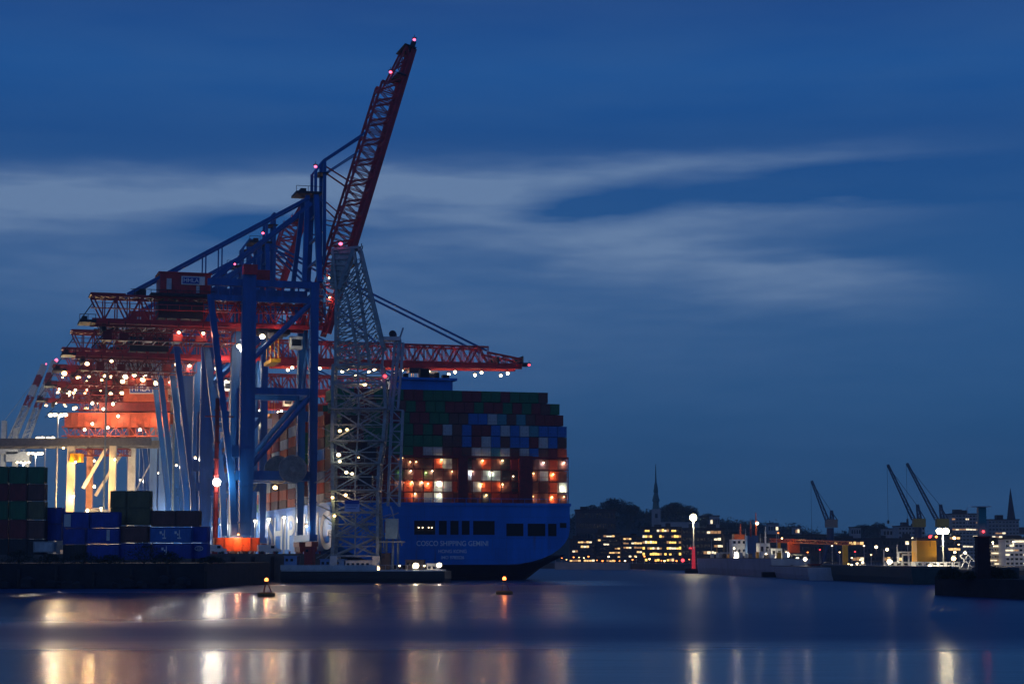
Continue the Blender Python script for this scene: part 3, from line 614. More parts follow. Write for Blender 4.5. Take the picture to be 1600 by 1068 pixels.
# side of the ship, first: bays; the whole count of single containers stays at about 300
for r, s in rows.items():
    off = {9: 0, 8: .6, 7: 1.6}.get(r, 0)
    n = {9: 22, 8: 23, 7: 23}.get(r, 24)
    s = (s * 2)[:n]
    for c in range(n):
        u = c * 2.48 + 1.32 + off; z = DK + r * RP
        p = OS + CU * u + CV * 1.5 + Vector((0, 0, z))
        side = 'from left' if c < 12 else 'from right'; idx = c if c < 12 else n - 1 - c
        tier = ORD[9 - r] + ' tier from top'
        container(container_mesh(s[c]), p, ALPHA, f'{PAL[s[c]][0]} container, stern stack, {tier}, {ORD[idx]} {side}', 'containers stacked on the stern of the ship')
bl = MB(); cols = list('RGBDOWRRDGB'); sideC = 0
blocks = {}
for b in range(1, 19):
    v0 = 15 + (b - 1) * 14.6 + (14 if b > 1 else 0)
    if 255 < v0 < 276: continue
    hmax = [8, 9, 10, 9, 10, 8, 9, 7, 9, 8, 9, 9, 8, 9, 8, 9, 8, 9][b - 1]
    for r in range(hmax):
        for c in range(24):
            if b == 1 and 6 < c < 14 : continue
            code = random.choice('RRGBDOWODROW')
            if c == 0 and b in (1, 2, 3, 4) and sideC < 34:
                sideC += 1
                container(container_mesh(code), OS + CU * 1.32 + CV * v0 + Vector((0, 0, DK + r * RP)), ALPHA, f'{PAL[code][0]} container, left side of ship, {ORD[b - 1]} bay from stern, {ORD[r]} tier up', 'containers along the left side of the ship')
                continue
            if 0 < c < 23 and r < hmax - 1: continue
            blocks.setdefault(code, MB()).box(c * 2.48 + .1, c * 2.48 + 2.54, v0, v0 + 12.19, DK + r * RP, DK + r * RP + 2.72)
allb = MB(); mats = []
for i, (code, mb) in enumerate(blocks.items()):
    allb.m = i; allb.add(mb.v, mb.f); mats.append(MATS.get('container_' + PAL[code][0].replace(' ', '_')))
tag(allb.build('container_rows', mats, None, OS, ALPHA), 'remaining rows of mixed containers covering the ship forward of the stern bays', 'containers', kind='stuff')

# ------------------------------------------------------------------ lit port side of the hull: quay lamps on short masts
def mast(label, p, h, heads, pw, mt=EW, col=(1, .8, .5), name='lamp_mast', cat='lamp mast', group=None, rad=.35, polem=LGREY, gl=.45, spread=1.5):
    t = thing(name, label, cat, p, 0, group)
    m = MB(); m.tube((0, 0, 0), (0, 0, h), rad, 10, rad * .6); m.box(-rad * 2, rad * 2, -rad * 2, rad * 2, 0, .3); m.build('pole', polem, t)
    if heads > 1:
        m = MB(); m.beam((-spread, 0, h - .3), (spread, 0, h - .3), .2); m.beam((0, -spread * .6, h - .3), (0, spread * .6, h - .3), .2); m.build('crossarm', polem, t)
    for i in range(heads):
        q = 0 if heads == 1 else -spread + 2 * spread * i / (heads - 1)
        y = 0 if heads == 1 else (-.6 if i % 2 else .6)
        m = MB(); m.ball((q, y, h), gl, 8, .7); m.m = 1; m.cb((q, y, h + gl * .75), (gl * 2.1, gl * 2.1, .2)); o = m.build('lamp_head', [mt, DARK], t)
        if i == heads // 2 and pw: light(o, (q, y, h - gl - .3), pw, col, gl * .6)
    return t
for i, v in enumerate((14, 40, 66, 100, 140, 190)):
    mast(f'{ORD[i]} short quay lamp beside the ship, counted from its stern', q2w(-2.6 + .4, v + 6, QZ), 9.5, 1, 5000, EW, (1, .93, .8), 'quay_lamp', 'quay lamp', 'quay lamps beside the ship', .15)
# starburst flood on a dark red mast
t = thing('floodlight_mast', 'dark red mast with one dazzling white floodlight beside the leaning blue legs', 'lamp mast', q2w(-23.6, -8, QZ), ALPHA)
m = MB(); m.tube((0, 0, 0), (0, 0, 38), .62, 12, .5)
for z in range(3, 38, 4): m.tube((0, 0, z), (0, 0, z + .25), .8, 12)
m.beam((-3, 0, 33.5), (4, 0, 33.5), .3); m.build('pole', DARKRED, t)
m = MB(); m.ball((0, -1.2, 17.4), .95, 12); o = m.build('floodlight', ESTAR, t); light(o, (.6, -3.4, 17.4), 5200, (1, .93, .8), .6)
light(o, (-1.2, 2.5, 18.5), 7000, (1, .95, .85), .6)
# yard light masts
p = at(87, 795, 600); mast('tall lamp mast with lit heads standing behind the left containers', (p.x, p.y, QZ), at(87, 648, 600).z - QZ, 4, 30000, EW, (1, .75, .4), group='yard lamp masts', gl=.75, spread=2.4)
for i, (px, py, D, lab) in enumerate([(68, 684, 740, 'second yard lamp mast, lower, directly left of the tallest'), (53, 708, 860, 'third yard lamp mast, its heads just above the green containers'), (34, 722, 980, 'farthest yard lamp mast, barely above the left container stack')]):
    p = at(px, 795, D); mast(lab, (p.x, p.y, QZ), at(px, py, D).z - QZ, 4, 30000, EW, (1, .85, .6), group='yard lamp masts', gl=.75, spread=3)

for i, (px, D, pw) in enumerate([(158, 560, 16000), (215, 600, 16000), (272, 640, 14000), (140, 760, 26000), (250, 800, 20000)]):
    p = at(px, 800, D); mast(f'short yard lamp behind the near containers, {ORD[i]} of five', (p.x, D, QZ), 13 if i < 3 else 20, 1, pw, EY if i != 2 else EW, (1, .68, .34) if i != 2 else (.9, .95, 1), 'yard_lamp', 'lamp', 'short yard lamps behind the containers', .14, gl=.4)
# ------------------------------------------------------------------ left: pale portal crane, red low crane, striped booms
def portal():
    D = 600; s = D / F_PX; p0 = at(110, 868, D); t = thing('portal_crane', 'pale portal crane with warm-lit legs behind the near containers', 'portal crane', (p0.x, D, QZ)); o = lambda px, py, dy=0: (at(px, py, D).x - p0.x, dy, at(px, py, D).z - QZ)
    m = MB(); a = o(-40, 691); b = o(236, 690); m.beam((a[0], 0, a[2]), (b[0], 0, b[2]), 1.6, 2.4); m.beam((a[0], 14, a[2]), (b[0], 14, b[2]), 1.6, 2.4)
    for q in range(14): x = a[0] + (b[0] - a[0]) * q / 14; m.beam((x, 0, a[2] + 1), (x, 14, a[2] + 1), .4)
    m.build('main_beam', mat('beam_grey', (.16, .16, .17), .6, 0, .3), t)
    for px, w, mt, dy in ((112, 2.2, CREAM, 0), (126, 1.9, mat('orange_lit_paint', (.7, .30, .16), .5, 0, .15), 14), (177, 2, CREAM, 0), (193, 2.3, LGREY, 14)):  # second leg: the orange light on it is put into its base colour
        a = o(px, 696, dy); m = MB(); m.beam((a[0], dy, 0), a, w, 1.6, up=(0, 1, 0)); m.box(a[0] - w, a[0] + w, dy - 2, dy + 2, 0, 1.3); m.build('leg', mt, t)
    m = MB(); m.beam(o(130, 762), o(166, 700), .9); m.build('brace', CREAM, t); m = MB(); m.beam(o(134, 772, 14), o(176, 704, 14), .9); m.build('brace', CREAM, t)
    m = MB(); a = o(118, 696); m.box(a[0] - 1.4, a[0] + 2.0, -1.4, 3, a[2] - 5, a[2] - 2.4); m.build('trolley_cab', YELLOW, t)
    m = MB(); a = o(150, 702); m.truss((a[0] - 9, 7, a[2] - 1.5), (a[0] + 9, 7, a[2] - 1.5), (0, 0, 1), 3, 2, 8, .3, .2); m.build('hoist_frame', DARKRED, t)
    for px, py, pw in ((102, 700, 0), (121, 722, 4500), (150, 720, 1500), (182, 718, 2500), (150, 760, 12000), (118, 775, 9000)):
        a = o(px, py, -2.5); m = MB(); m.ball(a, .38, 8); m.m = 1; m.cb((a[0], a[1], a[2] + .5), (.9, .9, .2)); ob = m.build('floodlight', [EY, DARK], t)
        if pw: light(ob, (a[0], a[1] - 1, a[2] - .4), pw, (1, .6, .24), .5)
    c = at(152, 795, 575)
    t = thing('salt_dome', 'glowing domed tent in warm light between the pale crane legs', 'tent', (c.x, 575, QZ)); m = MB()
    for q in range(12): m.loft([[Vector((6.4 * math.cos(x) * r_, 5 * math.sin(x) * r_, z)) for x in [2 * math.pi * k_ / 20 for k_ in range(20)]] for r_, z in ((1, 0), (1, 9), (.86, 11), (.5, 12.8), (.1, 13.4))]) if q == 0 else None
    m.build('canopy', CREAM, t); m = MB(); m.box(-6.5, 7, -5.6, -5.2, 8, 9.4); m.build('valance', ORANGE, t)
    m = MB(); m.ball((-1, -8.5, 12.5), .5, 8); ob = m.build('floodlight', EY, t); light(ob, (-1, -9.4, 12), 5500, (1, .72, .34), .4)
portal()
def lowcrane():
    RED = mat('lit_red_crane_paint', (.5, .085, .035), .5, 0, .4, .5)  # crane red shifted to orange, floodlight warmth put into the base colour
    D = 640; p0 = at(262, 868, D); t = thing('gantry_crane', 'low red gantry crane with a framed sign on its machinery house', 'gantry crane', (p0.x, D, QZ)); o = lambda px, py: (at(px, py, D).x - p0.x, at(px, py, D).z - QZ)
    x0, z1 = o(104, 640); x1, z0 = o(266, 664); m = MB(); m.box(x0, x1, -2, 0, z0 - .5, z1 - 1); m.box(x0, x1, 5, 7, z0 - .5, z1 - 1); m.truss((x0 - 1, 2.5, z0 - 3.6), (x1, 2.5, z0 - 3.6), (0, 0, 1), 8, 3, 16, .4, .25)
    for q in range(17): x = x0 + (x1 - x0) * q / 16; m.box(x - .1, x + .1, -2.2, -2, z0 - .4, z1 - 1.1)
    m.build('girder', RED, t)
    x2, z2 = o(118, 622); m = MB(); m.truss((x2, 2.5, z1), (x1, 2.5, z1), (0, 0, 1), 6, z2 - z1 + 1, 14, .4, .25); m.box(x2 + 8, x1, -1, 6, z1 - .5, z1 + 2.4); m.build('upper_frame', DARKRED, t)
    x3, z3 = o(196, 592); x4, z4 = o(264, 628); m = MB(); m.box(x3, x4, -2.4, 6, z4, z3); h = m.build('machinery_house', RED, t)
    xa, za = o(205, 601); xb, zb = o(250, 616); m = MB()
    m.box(xa, xb, -2.8, -2.4, zb, za); m.build('sign_panel', mat('sign_cream', (.7, .6, .58), .5, 0, 0), h)
    xc = o(240, 616)[0]; m = MB(); m.box(xa + .3, xc, -2.9, -2.8, zb + .35, za - .35); m.build('sign_field', MATS['sign_blue'], h)
    text('HHLA', 2.3, ((xa + xc) / 2, -2.95, (za + zb) / 2), (math.pi / 2, 0, 0), WHITE, h, 'sign_lettering')
    for px, w in ((205, 2.2), (240, 2.4), (255, 2.6), (264, 1.6)):
        x, z = o(px, 662); m = MB(); m.beam((x, 2, 0), (x, 2, z), w, 2, up=(0, 1, 0)); m.box(x - w, x + w, 0, 4, 0, 1.2); m.build('leg', BLUE2 if px > 210 else DARKRED, t)
    m = MB(); a = o(205, 775); b = o(238, 715); m.beam((a[0], 2, a[1]), (b[0], 2, b[1]), .4); m.build('brace', LGREY, t)
    for px, py, pw in ((148, 631, 9000), (165, 640, 0), (188, 651, 4000), (250, 653, 6000), (148, 663, 3000), (172, 669, 4000), (222, 672, 4000), (136, 672, 0), (180, 632, 3000), (228, 590, 3000)):
        x, z = o(px, py); m = MB(); m.ball((x, -3.6, z), .5, 8); m.m = 1; m.cb((x, -3.2, z + .6), (1.1, 1.1, .2)); ob = m.build('floodlight', [EW, DARK], t)
        if pw: light(ob, (x, -5.2, z - .5), pw * .45, (1, .66, .4), .4)
lowcrane()
for i, (a, b, lab) in enumerate([((72, 572), (18, 700), 'left one of the two distant red and white striped crane booms'), ((88, 566), (36, 712), 'right one of the two distant red and white striped crane booms')]):
    D = 1000; A = at(*b, D); B_ = at(*a, D); t = thing('luffing_crane', lab, 'crane', (A.x, D, QZ), 0, 'distant striped boom cranes'); A = A - Vector((A.x, D, QZ)); B_ = B_ - Vector((at(*b, D).x, D, QZ))
    for q in range(8):
        m = MB(); m.truss(A.lerp(B_, q / 8), A.lerp(B_, (q + 1) / 8), (-.9, 0, .4), 3 - q * .12, 3.2 - q * .15, 3, .5, .3); 
        if q > 4: m.beam(A.lerp(B_, q / 8) + Vector((-1, 0, 1)), A.lerp(B_, (q + 1) / 8) + Vector((-1, 0, 1)), 2.4, 2.4)
        m.build('boom_section', (WHITE if q % 2 else RED) if q > 3 else LGREY, t)
    m = MB(); m.beam((A.x - 4, 0, 0), (A.x - 4, 0, A.z + 14), 2.4); m.beam((A.x + 6, 0, 0), (A.x + 2, 0, A.z), 2); m.box(A.x - 8, A.x + 4, -3, 3, A.z - 3, A.z + 2); m.beam((A.x - 4, 0, A.z + 14), B_, .2); m.build('tower', LGREY, t)
    m = MB(); m.ball(B_ + Vector((0, 0, 1.2)), .9 if i else .4, 8); m.build('warning_light', EP, t)

# floodlit cable tangle: loose festoon loops carried by their own runway
t = thing('festoon_cable', 'pale hanging cable loops under a runway left of the leaning blue legs', 'cable', q2w(-33, 96, QZ), ALPHA)
m = MB(); m.beam((-14, 0, 56.5), (16, 0, 56.5), .5); m.build('runway', GREY, t)
for q in range(40):
    m = MB(); x = -13.5 + (q % 22) * 1.32 + random.uniform(-.8, .8); prev = None; dp = random.uniform(2, 5); yy = random.uniform(-3, 3); wd = random.uniform(.8, 2.6)
    for j in range(9):
        a = j / 8; pnt = Vector((x + a * wd, yy, 56.4 - dp * math.sin(math.pi * a) ** .7)); 
        if prev is not None: m.tube(prev, pnt, .13, 5)
        prev = pnt
    m.build('cable_loop', LGREY, t)
m = MB()
for x in (-10, 10): m.beam((x, 1, 0), (x, 1, 56), .5)
m.build('support_post', GREY, t)

# ------------------------------------------------------------------ near-left container yard on the pier
def yard(px0, px1, py0, py1, D, code, label, rz=0.0, L=None, logos=0, sheet=None):
    a = at(px0, py1, D); b = at(px1, py0, D); w = b.x - a.x; h = b.z - a.z
    t = thing('container', label, 'container', (a.x, D, a.z), rz, 'containers on the near pier'); nm, col = PAL[code]
    mt = mat('container_' + nm.replace(' ', '_'), col, .5, 0, .3, .7, streak=.4); dk = mat('container_frame_' + nm.replace(' ', '_'), tuple(c * .7 for c in col), .5, 0, .2)
    m = MB(); m.box(.06, w - .06, .06, 2.38, .06, h - .1); n = int(w / .55)
    for q in range(n): x = .15 + (w - .3) * (q + .25) / n; m.box(x, x + (w / n) * .5, .0, .06, .18, h - .22)
    m.build('body', mt, t)
    m = MB()
    for x in (0, w - .2):
        for y in (-.03, 2.24): m.box(x, x + .2, y, y + .2, 0, h - .04)
    for y in (-.03, 2.24): m.box(.2, w - .2, y, y + .15, 0, .16); m.box(.2, w - .2, y, y + .15, h - .2, h - .04)
    m.build('frame', dk, t)
    m = MB(); m.box(w - .02, w + .03, .2, 2.2, .2, h - .2)
    for y in (.5, 1.0, 1.5, 2.0): m.tube((w + .07, y, .2), (w + .07, y, h - .2), .04, 5)
    m.build('door', mt, t)
    for q in range(logos):
        x = w * (.3 + .36 * q); m = MB(); m.box(x + .35, x + .5, -.08, -.04, h * .3, h * .8); m.box(x - .5, x - .1, -.08, -.04, h * .55, h * .72); m.box(x, x + .25, -.08, -.04, h * .45, h * .58); m.box(x + .05, x + .75, -.08, -.04, h * .24, h * .32); m.build('logo', WHITE, t)
    if sheet: m = MB(); m.box(w * sheet[0], w * sheet[1], -.1, -.04, h * sheet[2], h * sheet[3]); m.build('sticker', LGREY, t)
    return t
D = 374
for r, (y0, y1, c, l) in enumerate([(728, 755, 'G', 'green'), (755, 782, 'R', 'dark red'), (782, 811, 'G', 'green'), (811, 841, 'R', 'dark red'), (841, 866, 'K', 'black')]):
    yard(-60, 13, y0, y1, D + 1, c, f'{l} container in the stack cut by the left frame edge, {ORD[r]} from top')
    yard(14, 42, y0, y1, D, c, f'{l} container in the left column of the far-left stack, {ORD[r]} from the top')
    yard(42.6, 70, y0 + .5, y1, D, 'V' if r == 2 else ('D' if r in (1, 3) else c), f'{"olive" if r == 2 else ("brown" if r in (1, 3) else l)} container in the right column of the far-left stack, {ORD[r]} from the top')
for args in [(71, 97, 792, 818, D + 3, 'N', 'upper blue container squeezed beside the far-left stack'), (71, 97, 818, 844, D + 3, 'N', 'lower blue container squeezed beside the far-left stack'),
             (98, 140, 799, 825, D + 1, 'N', 'top blue container bearing a pale sheet', 0, None, 0, (.05, .3, .1, .85)), (98, 134, 825, 850, D + 1, 'N', 'blue container directly below the one with the pale sheet'), (98, 134, 850, 874, D + 1, 'K', 'black container at the bottom below the pale sheet'),
             (141, 186, 799, 824, D, 'N', 'top blue container left of the olive pair'), (135, 186, 824.5, 849, D, 'N', 'middle blue container with a pale upright stripe', 0, None, 0, (.62, .72, .2, .9)), (135, 186, 849.5, 874, D, 'N', 'bottom blue container left of the dark brown one'),
             (172, 197, 766, 793, D + 5, 'V', 'narrow olive container, upper left of the olive group'), (172, 197, 793, 820, D + 5, 'V', 'narrow olive container, lower left of the olive group'), (197.5, 235, 766, 793, D + 5, 'V', 'wide olive container on top of the olive group'), (197.5, 235, 793, 820, D + 5, 'V', 'wide olive container below the topmost olive one'),
             (187, 231, 820.5, 847, D + 1, 'D', 'brown container directly beneath the olive group'), (187, 235, 847.5, 874, D + 1, 'N', 'dark blue container at the bottom beneath the brown one'),
             (236, 274, 797, 822, D + 4, 'D', 'left brown container on the row above the logo container'), (274.5, 312, 797, 822, D + 4, 'D', 'right brown container on the row above the logo container'),
             (234, 299, 822.5, 847, D, 'B', 'blue container with two white logos', 0, None, 2), (238, 299, 848, 872, D, 'N', 'lower blue container with faint marks under the logo container', 0, None, 1),
             (300, 325, 822, 847, D + 2, 'N', 'plain navy container at the right end of the pier row'), (300, 325, 847.5, 872, D + 2, 'N', 'small navy container with a white oval mark')]:
    t = yard(*args)
t_ = t; m = MB()
for q in range(16):
    a0 = q * math.pi / 8; a1 = a0 + math.pi / 8; cx, cz = 1.3, 1.9
    m.beam((cx + .75 * math.cos(a0), -.12, cz + .4 * math.sin(a0)), (cx + .75 * math.cos(a1), -.12, cz + .4 * math.sin(a1)), .12)
m.build('logo', WHITE, t_); text('CO', .55, (1.3, -.12, 1.9), (math.pi / 2, 0, 0), WHITE, t_, 'logo_lettering')
yard(52, 84, 845, 862, D - 2.5, 'W', 'pale container low in front of the far-left stack')
def bush(label, px, py, D, rx, h, seed, base=None):
    rr = random.Random(seed); p = at(px, py, D); t = thing('bush', label, 'bush', (p.x, D, base if base is not None else p.z), 0, 'bushes on the harbour piers')
    m = MB(); m2 = MB()
    for _ in range(7): m2.tube((0, 0, 0), (rr.uniform(-.6, .6) * rx, rr.uniform(-.5, .5), h * .6), .06, 5, .02)
    m2.build('stem', BARK, t)
    for _ in range(900):
        a = rr.uniform(0, 6.283); q = math.sqrt(rr.random()); z = rr.random() ** .8; w = (1 - z ** 2.2) ** .5
        c = Vector((math.cos(a) * q * rx * w, math.sin(a) * q * 1.6 * w, z * h * (1 + .15 * math.sin(a * 5)))); e = .28
        m.add([c, c + Vector([rr.uniform(-e, e) for _ in range(3)]), c + Vector([rr.uniform(-e, e) for _ in range(3)])], [(0, 1, 2)])
    m.build('foliage', mat('bush_leaf', (.03, .04, .018), .9, 0, .5, .4), t)
for i, (px, rx, h, lab) in enumerate([(30, 3.5, 2.2, 'low dark bush at the left edge of the near pier'), (78, 3, 1.6, 'low bush on the pier under the pale container'), (130, 4, 1.8, 'dark bush below the blue containers'), (172, 3, 1.4, 'small bush below the brown container'), (225, 4.5, 3.6, 'tallest bush on the near pier below the olive group'),
                                      (262, 3.5, 2.0, 'bush before the lower blue container with faint marks'), (330, 3, 1.2, 'low bush near the right end of the near pier')]):
    bush(lab, px, 880, 369, rx, h, i, 4.6)
for i, (px, w, h) in enumerate([(60, 9, 3), (150, 7, 2), (240, 6, 2.5), (305, 8, 3.4)]):
    p = onz(px, 916, 0); m = MB(); rr = random.Random(i)
    for q in range(9): c = Vector((rr.uniform(-w / 2, w / 2), rr.uniform(-1, .5), rr.uniform(0, h * .5))); m.ball(c, rr.uniform(.8, 1.7), 7, .7)
    tag(m.build('rubble_heap', DCONC, None, (p.x, 365.4, 0)), ['rubble heap', 'low rubble heap', 'small pile of rubble', 'larger rubble heap'][i] + ' at the foot of the near pier, ' + ORD[i] + ' from the left', 'rubble', 'rubble at the pier foot')

for i in range(16):
    p = Vector((-160 + i * 6.9, 365.7, 0)); m = MB(); m.tube((0, 0, -2), (0, 0, 3.2 + (i % 3) * .5), .28, 8); m.box(-.34, .34, -.34, .34, 2.2, 2.5)
    tag(m.build('mooring_pile', BARK, None, p), f'timber pile against the near pier wall, {ORD[i]} from the left', 'pile', 'piles along the near pier wall')
# quay-side clutter: white van shapes, fenders, bollards
for i in range(10):
    p = q2w(-34 + i * 3.6, -29.2, QZ); m = MB(); m.tube((0, 0, 0), (0, 0, .5), .22, 10); m.tube((0, 0, .5), (0, 0, .62), .36, 10)
    tag(m.build('bollard', DARKRED, None, p), f'mooring bollard on the terminal quay edge, {ORD[i]} from the left', 'bollard', 'bollards on the quay edge')
for i in range(9):
    p = q2w(-36 + i * 4.6, -30.3, 3); m = MB(); m.box(-.4, .4, -.3, .3, -2.6, 2.6); m.m = 1; m.box(-.5, .5, -.35, .3, 2.6, 2.9)
    tag(m.build('fender', [BLACK, DARK], None, p, ALPHA), f'black quay fender on the wall facing the water, {ORD[i]} from the left', 'fender', 'fenders on the quay wall')
def van(label, loc, rz, body=WHITE, L=5.4):
    t = thing('van', label, 'van', loc, rz); m = MB(); m.loft([[Vector((x, y, z)) for x, z in ((-L / 2, .45), (L / 2, .45), (L / 2, 1.1), (L / 2 - .9, 1.3), (L / 2 - 1.5, 2.1), (-L / 2, 2.15))] for y in (-.95, .95)]); m.build('body', body, t)
    m = MB(); m.add([(L / 2 - .95, y, 1.3) for y in (-.8, .8)] + [(L / 2 - 1.5, y, 2.02) for y in (.8, -.8)], [(0, 1, 2, 3)]); m.box(L / 2 - 2.4, L / 2 - 1.6, -.98, -.95, 1.3, 1.9); m.build('windscreen', GLASSD, t)
    for x in (-L / 2 + 1, L / 2 - 1):
        for y in (-.95, .75): m = MB(); m.tube((x, y, .38), (x, y + .22, .38), .38, 14); m.build('wheel', BLACK, t)
p = q2w(-13, -25, QZ); van('pale van parked on the quay under the nearest crane', p, ALPHA)
p = q2w(-26, -26, QZ); van('white van parked left of the orange-lit crane bogies', p, ALPHA + .2)

# ------------------------------------------------------------------ floating crane on its barge
def floatcrane():
    D = 452; P0 = at(570, 908, D); s = D / F_PX
    o = lambda px, py, dy=0: Vector((at(px, py, D).x - P0.x, dy, at(px, py, D).z))
    t = thing('floating_crane', 'grey lattice floating crane moored on a barge before the ship stern', 'floating crane', (P0.x, D, 0), 0)
    x0 = o(445, 900).x; x1 = o(697, 900).x
    m = MB(); m.loft([[Vector((x, y, z)) for x, y in ((x0 + e, -9 + e * .3), (x1 - e, -9 + e * .3), (x1 + 1.2 - e, 0), (x1 - e, 12), (x0 + e, 12))] for e, z in ((.8, -1.2), (0, 1.0), (0, 2.6))]); m.build('barge_hull', BLACK if False else mat('barge_black', (.01, .01, .014), .5, 0, .3), t)
    m = MB(); m.box(x0 + .2, x1 - .4, -8.8, 11.8, 2.6, 2.9); m.box(x0, o(600, 0).x, -8.9, -8.6, 2.9, 3.9)
    for q in range(30): x = x0 + (x1 - x0) * q / 30 + .2; m.beam((x, -8.8, 2.9), (x, -8.8, 4), .08)
    m.beam((x0, -8.8, 4), (x1 - .5, -8.8, 4), .08); m.build('deck', LGREY, t)
    for a, b, z, mt in ((458, 477, 5.9, BLUE2), (488, 500, 8, DARKRED), (512, 548, 5.2, BLUE2), (550, 592, 4.9, LGREY), (603, 616, 6.5, DARK), (640, 668, 5.0, DARK), (672, 690, 4.2, LGREY)):
        m = MB(); xa = o(a, 0).x; xb = o(b, 0).x; m.box(xa, xb, -4, 3, 2.9, z); m.box(xa - .15, xb + .15, -4.15, 3.15, z, z + .15)
        for q in range(int((xb - xa) / 1.1)): m.m = 1; m.box(xa + .3 + q * 1.1, xa + .9 + q * 1.1, -4.06, -4, z - 1.1, z - .5)
        m.build('deckhouse', [mt, GLASSD], t)
    # lower portal tower: levels with rectangular frames
    lv = [(522, 592, 868, 9), (523, 592, 838, 8.8), (524, 592, 800, 8.6), (522, 592, 766, 8.4), (522, 594, 725, 8.4), (521, 600, 690, 8.2), (522, 604, 640, 8), (522, 602, 600, 8), (523, 598, 572, 7.6)]
    m = MB(); pr = None
    for a, b, y, w in lv:
        cs = [o(a, y, -w / 2), o(b, y, -w / 2), o(b, y, w / 2), o(a, y, w / 2)]
        for k in range(4): m.beam(cs[k], cs[(k + 1) % 4], .42)
        m.beam(cs[0], cs[2], .25)
        if pr:
            for k in range(4): m.beam(pr[k], cs[k], .72)
            for k in range(4): m.beam(pr[k], cs[(k + 1) % 4], .3); m.beam(pr[(k + 1) % 4], cs[k], .3)
            md = [(pr[k] + cs[k]) / 2 for k in range(4)]
            for k in range(4): m.beam(md[k], md[(k + 1) % 4], .22)
            m.beam((pr[0] + pr[1]) / 2, (cs[0] + cs[1]) / 2, .35)
        pr = cs
    m.build('lower_tower', GREY, t)
    for a in (524, 590):
        for w in (-4.4, 4.4): m = MB(); q = o(a, 868, w); m.beam((q.x, w, 2.9), q, 1.6, 1.6); m.build('tower_foot', LGREY, t)
    # gangways and platforms round the tower
    m = MB()
    for a, b, y in ((516, 612, 690), (518, 604, 766), (517, 600, 838), (516, 606, 640), (520, 604, 725), (519, 600, 802)):
        q0 = o(a, y, -5); q1 = o(b, y, -5); m.box(q0.x, q1.x, -5.6, -4.5, q0.z - .12, q0.z); m.beam(q0 + Vector((0, -.5, 1.1)), q1 + Vector((0, -.5, 1.1)), .1)
        for q in range(9): p = q0.lerp(q1, q / 8); m.beam(p + Vector((0, -.5, 0)), p + Vector((0, -.5, 1.1)), .08)
    rr = random.Random(5)
    for q in range(190):
        a = rr.uniform(521, 596); y = rr.uniform(610, 860); p = o(a, y, rr.uniform(-3.5, 3.5)); d = Vector((rr.choice((-1, 1)) * rr.uniform(1.5, 5), rr.uniform(-2, 2), rr.uniform(-4, 4))); m.beam(p, p + d, rr.uniform(.08, .26))
    m.build('walkways', GREY, t)
    m = MB(); 
    for a, b, y0, y1 in ((536, 560, 650, 664), (560, 582, 742, 760), (545, 575, 690, 700), (565, 590, 700, 722), (530, 545, 770, 782)): p = o(a, y1); q = o(b, y0); m = MB(); m.box(p.x, q.x, -3, 3, p.z, q.z); m.build('winch_house', DARK, t)
    # upper A-frame
    m = MB()
    for w in (-3.2, 3.2):
        m.beam(o(526, 575, w), o(527, 452, w), .6); m.beam(o(527, 452, w), o(521, 392, w * .8), .5); m.beam(o(521, 392, w * .8), o(562, 388, w * .6), .6)
        m.beam(o(600, 545, w), o(563, 390, w * .6), .75); m.beam(o(578, 570, w), o(553, 388, w * .6), .5); m.beam(o(530, 455, w), o(552, 390, w * .6), .85)
        m.beam(o(563, 575, w), o(541, 455, w), .35)
        for k in range(10):
            f = k / 10; f2 = (k + 1) / 10; Lp = o(526, 575, w).lerp(o(530, 440, w), f); Lq = o(526, 575, w).lerp(o(530, 440, w), f2); Rp = o(578, 570, w).lerp(o(556, 410, w), f); Rq = o(578, 570, w).lerp(o(556, 410, w), f2)
            m.beam(Lp, Rp, .28); m.beam(Lp, Rq, .22); m.beam(Rp, Lq, .22)
            Sp = o(600, 545, w).lerp(o(563, 390, w * .6), f); Sq = o(600, 545, w).lerp(o(563, 390, w * .6), f2); m.beam(Rp, Sp, .22); m.beam(Rq, Sp, .2)
    for k in range(12):
        y = 395 + k * 14.5; m.beam(o(530 - 3 * (k > 4), y, -3), o(530 - 3 * (k > 4), y, 3), .28); m.beam(o(561 + k * 3, y, -3), o(561 + k * 3, y, 3), .28)
    m.build('upper_frame', GREY, t)
    m = MB(); a = o(521, 391); b = o(549, 391); c = o(537, 440); d = o(530, 452); e = o(516, 447)
    for w in (-2.4, 2.2): m.loft([[p + Vector((0, w + dy, 0)) for p in (a, b, c, d, e)] for dy in (0, .2)])
    for k in range(6): y = 398 + k * 9; m.beam(o(519, y, -2.6), o(546 - k * 2, y, -2.6), .2)
    m.build('counterweight_panel', GREY, t)
    m = MB(); 
    for w in (-1.6, 1.6): m.beam(o(524, 388, w), o(565, 388, w), .3); m.beam(o(565, 388, w), o(566, 382, w), .2); m.beam(o(540, 388, w), o(540, 381, w), .2)
    m.build('head_platform', DARK, t)
    # side jib mast at the right
    m = MB(); m.truss(o(606, 790), o(612, 640), (1, 0, 0), 2.4, 2.6, 9, .5, .22); m.truss(o(608, 640), o(617, 535), (1, 0, 0), 2.2, 2.0, 7, .45, .2)
    m.beam(o(625, 530, -1), o(611, 655, -1), .6); m.beam(o(625, 530, 1), o(611, 655, 1), .6); m.beam(o(600, 535, 0), o(597, 575, 0), .5); m.beam(o(613, 655, -1), o(607, 760, -1), .55)
    m.beam(o(624, 530, 0), o(630, 512, 0), .4); m.beam(o(610, 790), o(628, 852), .3); m.beam(o(596, 790), o(600, 860), .3); m.build('jib_mast', mat('pale_blue_grey_steel', (.27, .36, .44), .5, .1, .3, .8), t)
